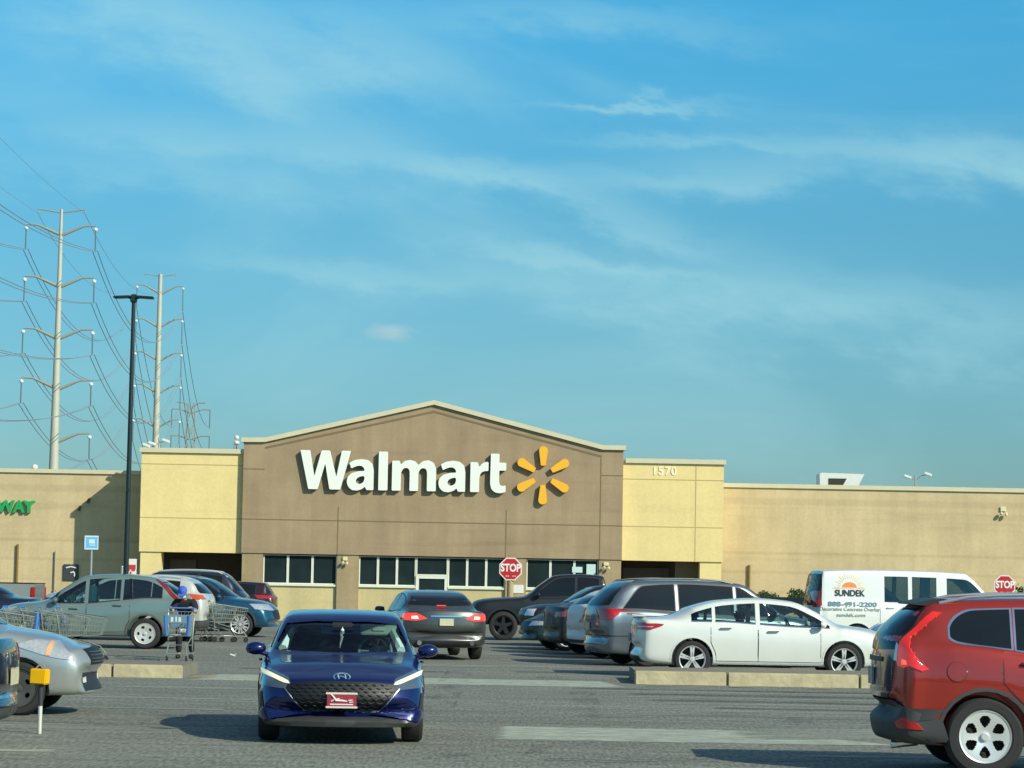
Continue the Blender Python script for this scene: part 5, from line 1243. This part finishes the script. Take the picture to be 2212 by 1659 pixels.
# ---------------------------------------------------------------- shopping carts
CW=mat('cart_zinc',(.36,.39,.34),.4,.5,noise=(20,.2)); CBL=mat('cart_blue',(.05,.20,.55),.45); CBG=mat('cart_blue_grey',(.14,.24,.32),.5)
def cart_meshes(full=True,r=.0055):
    M_={}
    L,wb,wt,hb,ht=.82,.22,.28,.48,.93
    def bot(u): return (-.40+.72*u, wb*.92)
    mb=MB()
    # rim
    rim=[(-.45,-wt,ht+.03),(.44,-wt*.80,ht-.08),(.44,wt*.80,ht-.08),(-.45,wt,ht+.03)]
    mb.tube(rim,.009,6,closed=True)
    low=[(-.36,-wb,hb),(.34,-wb*.8,hb+.04),(.34,wb*.8,hb+.04),(-.36,wb,hb)]; mb.tube(low,.008,6,closed=True)
    def lerp(a,b,t): return tuple(a[i]+(b[i]-a[i])*t for i in range(3))
    for A,B,C,D,n in ((rim[0],rim[1],low[0],low[1],15),(rim[3],rim[2],low[3],low[2],15),(rim[1],rim[2],low[1],low[2],8),(rim[0],rim[3],low[0],low[3],8)):
        for i in range(1,n): mb.tube([lerp(A,B,i/n),lerp(C,D,i/n)],r*.7,4)
        for k in (.25,.5,.75): mb.tube([lerp(A,C,k),lerp(B,D,k)],r,4)
    for i in range(1,8): mb.tube([lerp(low[0],low[3],i/8),lerp(low[1],low[2],i/8)],r*.7,4)
    M_['basket']=mb.mesh('basket',60)
    mb=MB()
    for s in (-1,1):
        mb.tube([(-.52,s*.26,1.02),(-.47,s*.26,.94),(-.40,s*.24,.50),(-.38,s*.24,.20),(-.40,s*.25,.15),(.42,s*.19,.15)],.013,6); mb.tube([(.42,s*.19,.15),(.30,s*.18,.30),(-.30,s*.23,.46)],.011,6)
    mb.tube([(.42,-.19,.15),(.42,.19,.15)],.012,6); mb.tube([(-.39,-.24,.30),(-.39,.24,.30)],.010,6)
    M_['frame']=mb.mesh('frame',60)
    M_['handle']=MB().tube([(-.52,-.28,1.02),(-.53,-.2,1.03),(-.53,.2,1.03),(-.52,.28,1.02)],.017,8).mesh('handle',60)
    mb=MB(); mb.lathe([(.012,-.014),(.058,-.014),(.062,-.008),(.062,.008),(.058,.014),(.012,.014)],n=16); M_['caster']=mb.mesh('caster',30)
    mb=MB(); mb.box(-.40,-.375,-.20,.20,.64,.90,.006); M_['seat_panel']=mb.mesh('seat_panel')
    return M_
CM=cart_meshes()
def cart(label,x,y,rz,blue=False,z=0,group=None):
    t=empty('shopping_cart',label,'shopping cart',(x,y,z),R_(rz),group)
    link('basket',CM['basket'],[CW],t); fr=link('frame',CM['frame'],[CW],t); link('handle',CM['handle'],[CBL],t); link('seat_panel',CM['seat_panel'],[CBG],t)
    for cx,cy in ((-.38,.25),(-.38,-.25),(.40,.19),(.40,-.19)):
        c=link('caster',CM['caster'],[RUB],t); c.location=(cx,cy,.062)
        MB().box(cx-.02,cx+.02,cy-.022,cy+.022,.09,.14).build('caster_fork',CW,c,(-cx,-cy,-.062)) if blue else None
    return t
GC='grey shopping carts nested in two loose rows'
xs=[-7.72-.33*i for i in range(9)]; w_=['first','second','third','fourth','fifth','sixth','seventh','eighth','ninth']
for i,x in enumerate(xs): cart(f'grey wire cart, {w_[i]} from the right in the long row behind the silver sedan',x-.4,51.2+.03*(i%2),(-3,4,0,2,-2,5,0,-3,2)[i],group=GC)
for i,x in enumerate([-6.55,-6.85,-7.15,-7.45]): cart(f'grey wire cart, {w_[i]} from the right in the short row before the teal crossover',x-.42,67.2+.04*(i%2),(5,-3,2,0)[i],group=GC)
BC=cart('blue and grey shopping cart pushed towards the camera by the person in a blue cap',-6.48,52.75,-88,True)
for sy in (-1,1):
    MB().tube([(.47,sy*.235,.90),(.45,sy*.225,.70),(.41,sy*.205,.50)],.030,8).build('blue_corner_bumper',CBL,BC)
MB().box(.452,.465,-.20,.20,.74,.90,.006).build('front_panel',CBG,BC)
mb=MB()
for dy,w_2,h2 in ((-.10,.05,.09),(-.02,.03,.10),(.05,.05,.09)): mb.box(.466,.472,dy-w_2/2,dy+w_2/2,.775,.775+h2)
mb.build('front_panel_marks',mat('mark_ivory',(.62,.68,.62),.5),BC,sm=0)
bi=empty('shopping_item','small white bottle lying in the blue shopping cart','bottle',(-6.40,52.55,.545)); MB().cyl((-.08,0,.05),(.08,0,.05),.045,.045,12).build('bottle_body',mat('bottle_white',(.8,.82,.78),.4),bi); MB().cyl((.08,0,.05),(.12,0,.05),.02,.02,8).build('bottle_cap',CBL,bi)
bt=cart('cart with a bright blue upright, in the middle of the long row',-9.35,50.75,4,True,group=GC)
MB().tube([(.44,-.23,.93),(.43,-.23,.70),(.38,-.21,.45)],.035,8).build('blue_corner_bumper',CBL,bt); MB().tube([(.44,.23,.93),(.43,.23,.70),(.38,.21,.45)],.035,8).build('blue_corner_bumper',CBL,bt)

# ---------------------------------------------------------------- people
SKN=mat('skin',(.42,.24,.15),.5); 
def skin(name,chains,m,parent,sub=1,extra=None,voxel=None):
    me=bpy.data.meshes.new(name); V=[];E=[];Rr=[];idx={}
    for ch in chains:
        prev=None
        for p,r in ch:
            k=tuple(round(c,3) for c in p)
            if k not in idx: idx[k]=len(V); V.append(p); Rr.append(r)
            if prev is not None and prev!=idx[k]: E.append((prev,idx[k]))
            prev=idx[k]
    me.from_pydata(V,E,[]); o=bpy.data.objects.new('t',me); COL.objects.link(o); o.modifiers.new('s','SKIN')
    for i,d in enumerate(me.skin_vertices[0].data): d.radius=(Rr[i],Rr[i]); d.use_root=(i==0)
    o.modifiers.new('b','SUBSURF').levels=sub
    bpy.context.view_layer.update(); r=bpy.data.meshes.new_from_object(o.evaluated_get(bpy.context.evaluated_depsgraph_get())); bpy.data.objects.remove(o)
    if extra or voxel:
        bm=bmesh.new(); bm.from_mesh(r)
        if extra: extra(bm)
        bm.to_mesh(r); bm.free()
        def f(o): mm=o.modifiers.new('r','REMESH'); mm.mode='VOXEL'; mm.voxel_size=voxel or .01; mm.use_smooth_shade=True
        r=evaled(r,[f,lambda o:setattr(o.modifiers.new('sm','SMOOTH'),'iterations',3)])
    for p in r.polygons: p.use_smooth=True
    r.materials.clear(); return link(name,r,m,parent)
def fingers(h,d,up,side,s=1,curl=.5):
    """five separate finger chains from a palm at h, pointing along d, thumb on the given side"""
    h=Vector(h); d=Vector(d).normalized(); up=Vector(up).normalized(); x=d.cross(up).normalized()*side; out=[]
    for k,(o,L) in enumerate([(.030,.070),(.010,.080),(-.010,.075),(-.030,.058)]):
        b=h+d*.045+x*o; a=b+d*L*.45-up*curl*.015; c=a+(d*(1-curl)-up*curl).normalized()*L*.35; e=c+(d*(.6-curl)-up).normalized()*L*.28
        out.append([(tuple(h+x*o*.5),.016),(tuple(b),.0095),(tuple(a),.009),(tuple(c),.0085),(tuple(e),.0075)])
    b=h+x*.035; out.append([(tuple(h),.018),(tuple(b+d*.01),.012),(tuple(b+d*.035+x*.018-up*.01),.0105),(tuple(b+d*.06+x*.016-up*.02),.009)])
    return out
def headparts(c,tilt):
    c=Vector(c); m=Matrix.Rotation(tilt,3,'X')
    def ex(bm):
        def ball(o,rx,ry,rz):
            r=bmesh.ops.create_uvsphere(bm,u_segments=20,v_segments=14,radius=1)
            for v in r['verts']: v.co=c+m@(Vector((v.co.x*rx,v.co.y*ry,v.co.z*rz))+Vector(o))
        ball((0,.01,.02),.076,.095,.105); ball((0,-.02,-.06),.055,.062,.055); ball((0,-.098,-.005),.012,.018,.022); ball((.078,.01,-.005),.010,.018,.028); ball((-.078,.01,-.005),.010,.018,.028); ball((0,-.082,-.05),.024,.01,.008)
    return ex,m,c
# shopper leaning over the cart handle, facing the camera
PE=empty('person','person in a blue cap, white face mask and black T-shirt bending over a shopping cart','person',(-6.53,54.0,0))
hd=(-.03,-.16,1.33); ex,hm,hc=headparts(hd,R_(38))
pel=(0,.22,.86); ch=(0,.06,1.06); nk=(0,-.04,1.20)
hl=(-.20,-.69,1.045); hr=(.19,-.69,1.045)
hl=(-.21,-.68+.0,1.05); hr=(.20,-.68,1.05)
chains=[[(pel,.11),((0,.15,.97),.095),(ch,.095),(nk,.05),(hd,.05)],
 [(ch,.095),((-.17,.0,1.13),.052),((-.25,-.16,.93),.043),((-.22,-.50,1.02),.032),(hl,.022)],[(ch,.095),((.17,.0,1.13),.052),((.25,-.16,.93),.043),((.21,-.50,1.02),.032),(hr,.022)],
 [(pel,.125),((-.10,.20,.80),.09),((-.11,.10,.46),.062),((-.12,.20,.09),.042),((-.12,.08,.04),.040),((-.12,-.02,.03),.032)],[(pel,.125),((.10,.20,.80),.09),((.11,.22,.46),.062),((.12,.42,.10),.042),((.12,.32,.04),.040),((.12,.22,.03),.032)]]
chains+=fingers(hl,(0,-1,-.1),(0,0,1),-1,curl=.75)+fingers(hr,(0,-1,-.1),(0,0,1),1,curl=.75)
skin('body',chains,SKN,PE,extra=ex,voxel=.008)
TSH=mat('black_tshirt',(.015,.013,.018),.9,noise=(6,.3)); PNT=mat('dark_trousers',(.018,.02,.026),.9)
skin('t_shirt',[[((0,.21,.90),.150),((0,.15,.98),.155),(ch,.17),((0,-.02,1.16),.115)],[(ch,.17),((-.17,.0,1.13),.10),((-.235,-.12,.98),.078)],[(ch,.17),((.17,.0,1.13),.10),((.235,-.12,.98),.078)]],TSH,PE)
skin('trousers',[[((0,.22,.90),.132),(pel,.140),((-.10,.20,.80),.108),((-.11,.10,.46),.080),((-.12,.19,.11),.062)],[(pel,.140),((.10,.20,.80),.108),((.11,.22,.46),.080),((.12,.41,.12),.062)]],PNT,PE)
mb=MB()
for x,y in ((-.12,.12),(.12,.35)): mb.ball((x,y-.04,.045),.052,.135,.045)
mb.build('shoes',BLK,PE)
mb=MB(); mb.ball((0,0,0),.092,.108,.095,20,12)
for v in mb.bm.verts: 
    if v.co.z<-.005: v.co.z=-.005
    v.co=hc+hm@(v.co+Vector((0,.012,.045)))
mb2=[(.085*math.sin(t)*.95,-.085-.085*math.cos(t)) for t in [(-pi/2)+pi*i/10 for i in range(11)]]
vs=[mb.bm.verts.new(hc+hm@Vector((x,y+.0,.043))) for x,y in mb2]+[mb.bm.verts.new(hc+hm@Vector((x,y+.0,.033))) for x,y in mb2[::-1]]
vb=[mb.bm.verts.new(hc+hm@Vector((x*.98,-.075,.043))) for x,_ in mb2]
mb.bm.faces.new(vs)
for i in range(10): mb.bm.faces.new((vs[i],vs[i+1],vb[i+1],vb[i]))
mb.build('cap',mat('cap_blue',(.05,.12,.52),.8),PE)
mb=MB(); mb.ball((0,0,0),.066,.058,.056,16,10)
for v in mb.bm.verts: v.co=hc+hm@(v.co+Vector((0,-.048,-.045)))
mb.build('face_mask',mat('mask_white',(.72,.78,.78),.8),PE)
mb=MB()
for s in (-.03,.03): 
    mb.ball(hc+hm@Vector((s,-.082,.012)),.011,.007,.008,8,6)
mb.build('eyes',mat('eye_dark',(.02,.02,.02),.2),PE)
# driver of the blue sedan
DR=empty('person','driver of the blue sedan, a hand resting on top of the steering wheel','person',tuple(BLUE.location),BLUE.rotation_euler[2])
def W2(p): # car frame: x forward, y left
    return p
hd=(-.02,.37,1.10)
c0=Vector(hd)
def exd(bm):
    for o,r3 in (((0,0,.02),(.095,.076,.105)),((.03,0,-.06),(.06,.055,.055)),((.10,0,-.005),(.018,.012,.02)),((0,.078,0),(.018,.01,.028)),((0,-.078,0),(.018,.01,.028))):
        r=bmesh.ops.create_uvsphere(bm,u_segments=16,v_segments=12,radius=1)
        for v in r['verts']: v.co=c0+Vector((v.co.x*r3[0],v.co.y*r3[1],v.co.z*r3[2]))+Vector(o)
pel=(-.12,.37,.54); ch=(-.10,.37,.84); hnd=(.395,.29,1.105)
chains=[[(pel,.13),((-.12,.37,.70),.13),(ch,.13),((-.05,.37,1.0),.055),(hd,.05)],[(ch,.13),((-.07,.20,.92),.055),((.10,.14,.88),.042),((.30,.22,1.06),.030),(hnd,.022)],
 [(ch,.13),((-.07,.55,.92),.055),((.12,.58,.74),.042),((.33,.50,.86),.03),((.42,.50,.90),.022)],
 [(pel,.13),((.0,.28,.52),.085),((.38,.27,.62),.065),((.70,.27,.34),.05)],[(pel,.13),((.0,.46,.52),.085),((.38,.47,.62),.065),((.70,.47,.34),.05)]]
chains+=fingers(hnd,(1,.3,0),(0,0,1),1,curl=.8)+fingers((.42,.50,.90),(1,0,.2),(0,1,0),-1,curl=.8)
skin('body',chains,SKN,DR,extra=exd,voxel=.010)
skin('dark_top',[[((-.12,.37,.58),.148),((-.12,.37,.70),.148),(ch,.152),((-.07,.37,.96),.09)],[(ch,.152),((-.07,.20,.92),.075),((.10,.14,.88),.058)],[(ch,.152),((-.07,.55,.92),.075),((.12,.58,.74),.058)]],TSH,DR)
skin('trousers',[[((-.12,.37,.56),.14),((-.10,.37,.54),.14),((.0,.28,.52),.10),((.38,.27,.62),.08),((.70,.27,.34),.062)],[((-.10,.37,.54),.14),((.0,.46,.52),.10),((.38,.47,.62),.08),((.70,.47,.34),.062)]],PNT,DR)
mb=MB(); mb.ball((hd[0]-.012,hd[1],hd[2]+.045),.102,.086,.09,16,10); mb.build('hair',mat('dark_hair',(.012,.010,.008),.7),DR)

# added tree line behind the camera, only for glass and paint to reflect
def add_trees():
    rnd=random.Random(11); mb=MB(); x=-170
    while x<190:
        h=rnd.uniform(6,12); mb.ball((x,-95+rnd.uniform(-6,6),h*.55),rnd.uniform(4,7),4,h*.55,10,7); x+=rnd.uniform(4,8)
    for v in mb.bm.verts: v.co+=Vector((rnd.uniform(-.7,.7),rnd.uniform(-.7,.7),rnd.uniform(-.7,.7)))
    o=mb.build('added_trees',mat('added_trees_green',(.03,.05,.02),.9,noise=(.6,.5)),sm=0); tag(o,'added line of dark trees far behind the camera for reflections','trees',kind='stuff')
add_trees()
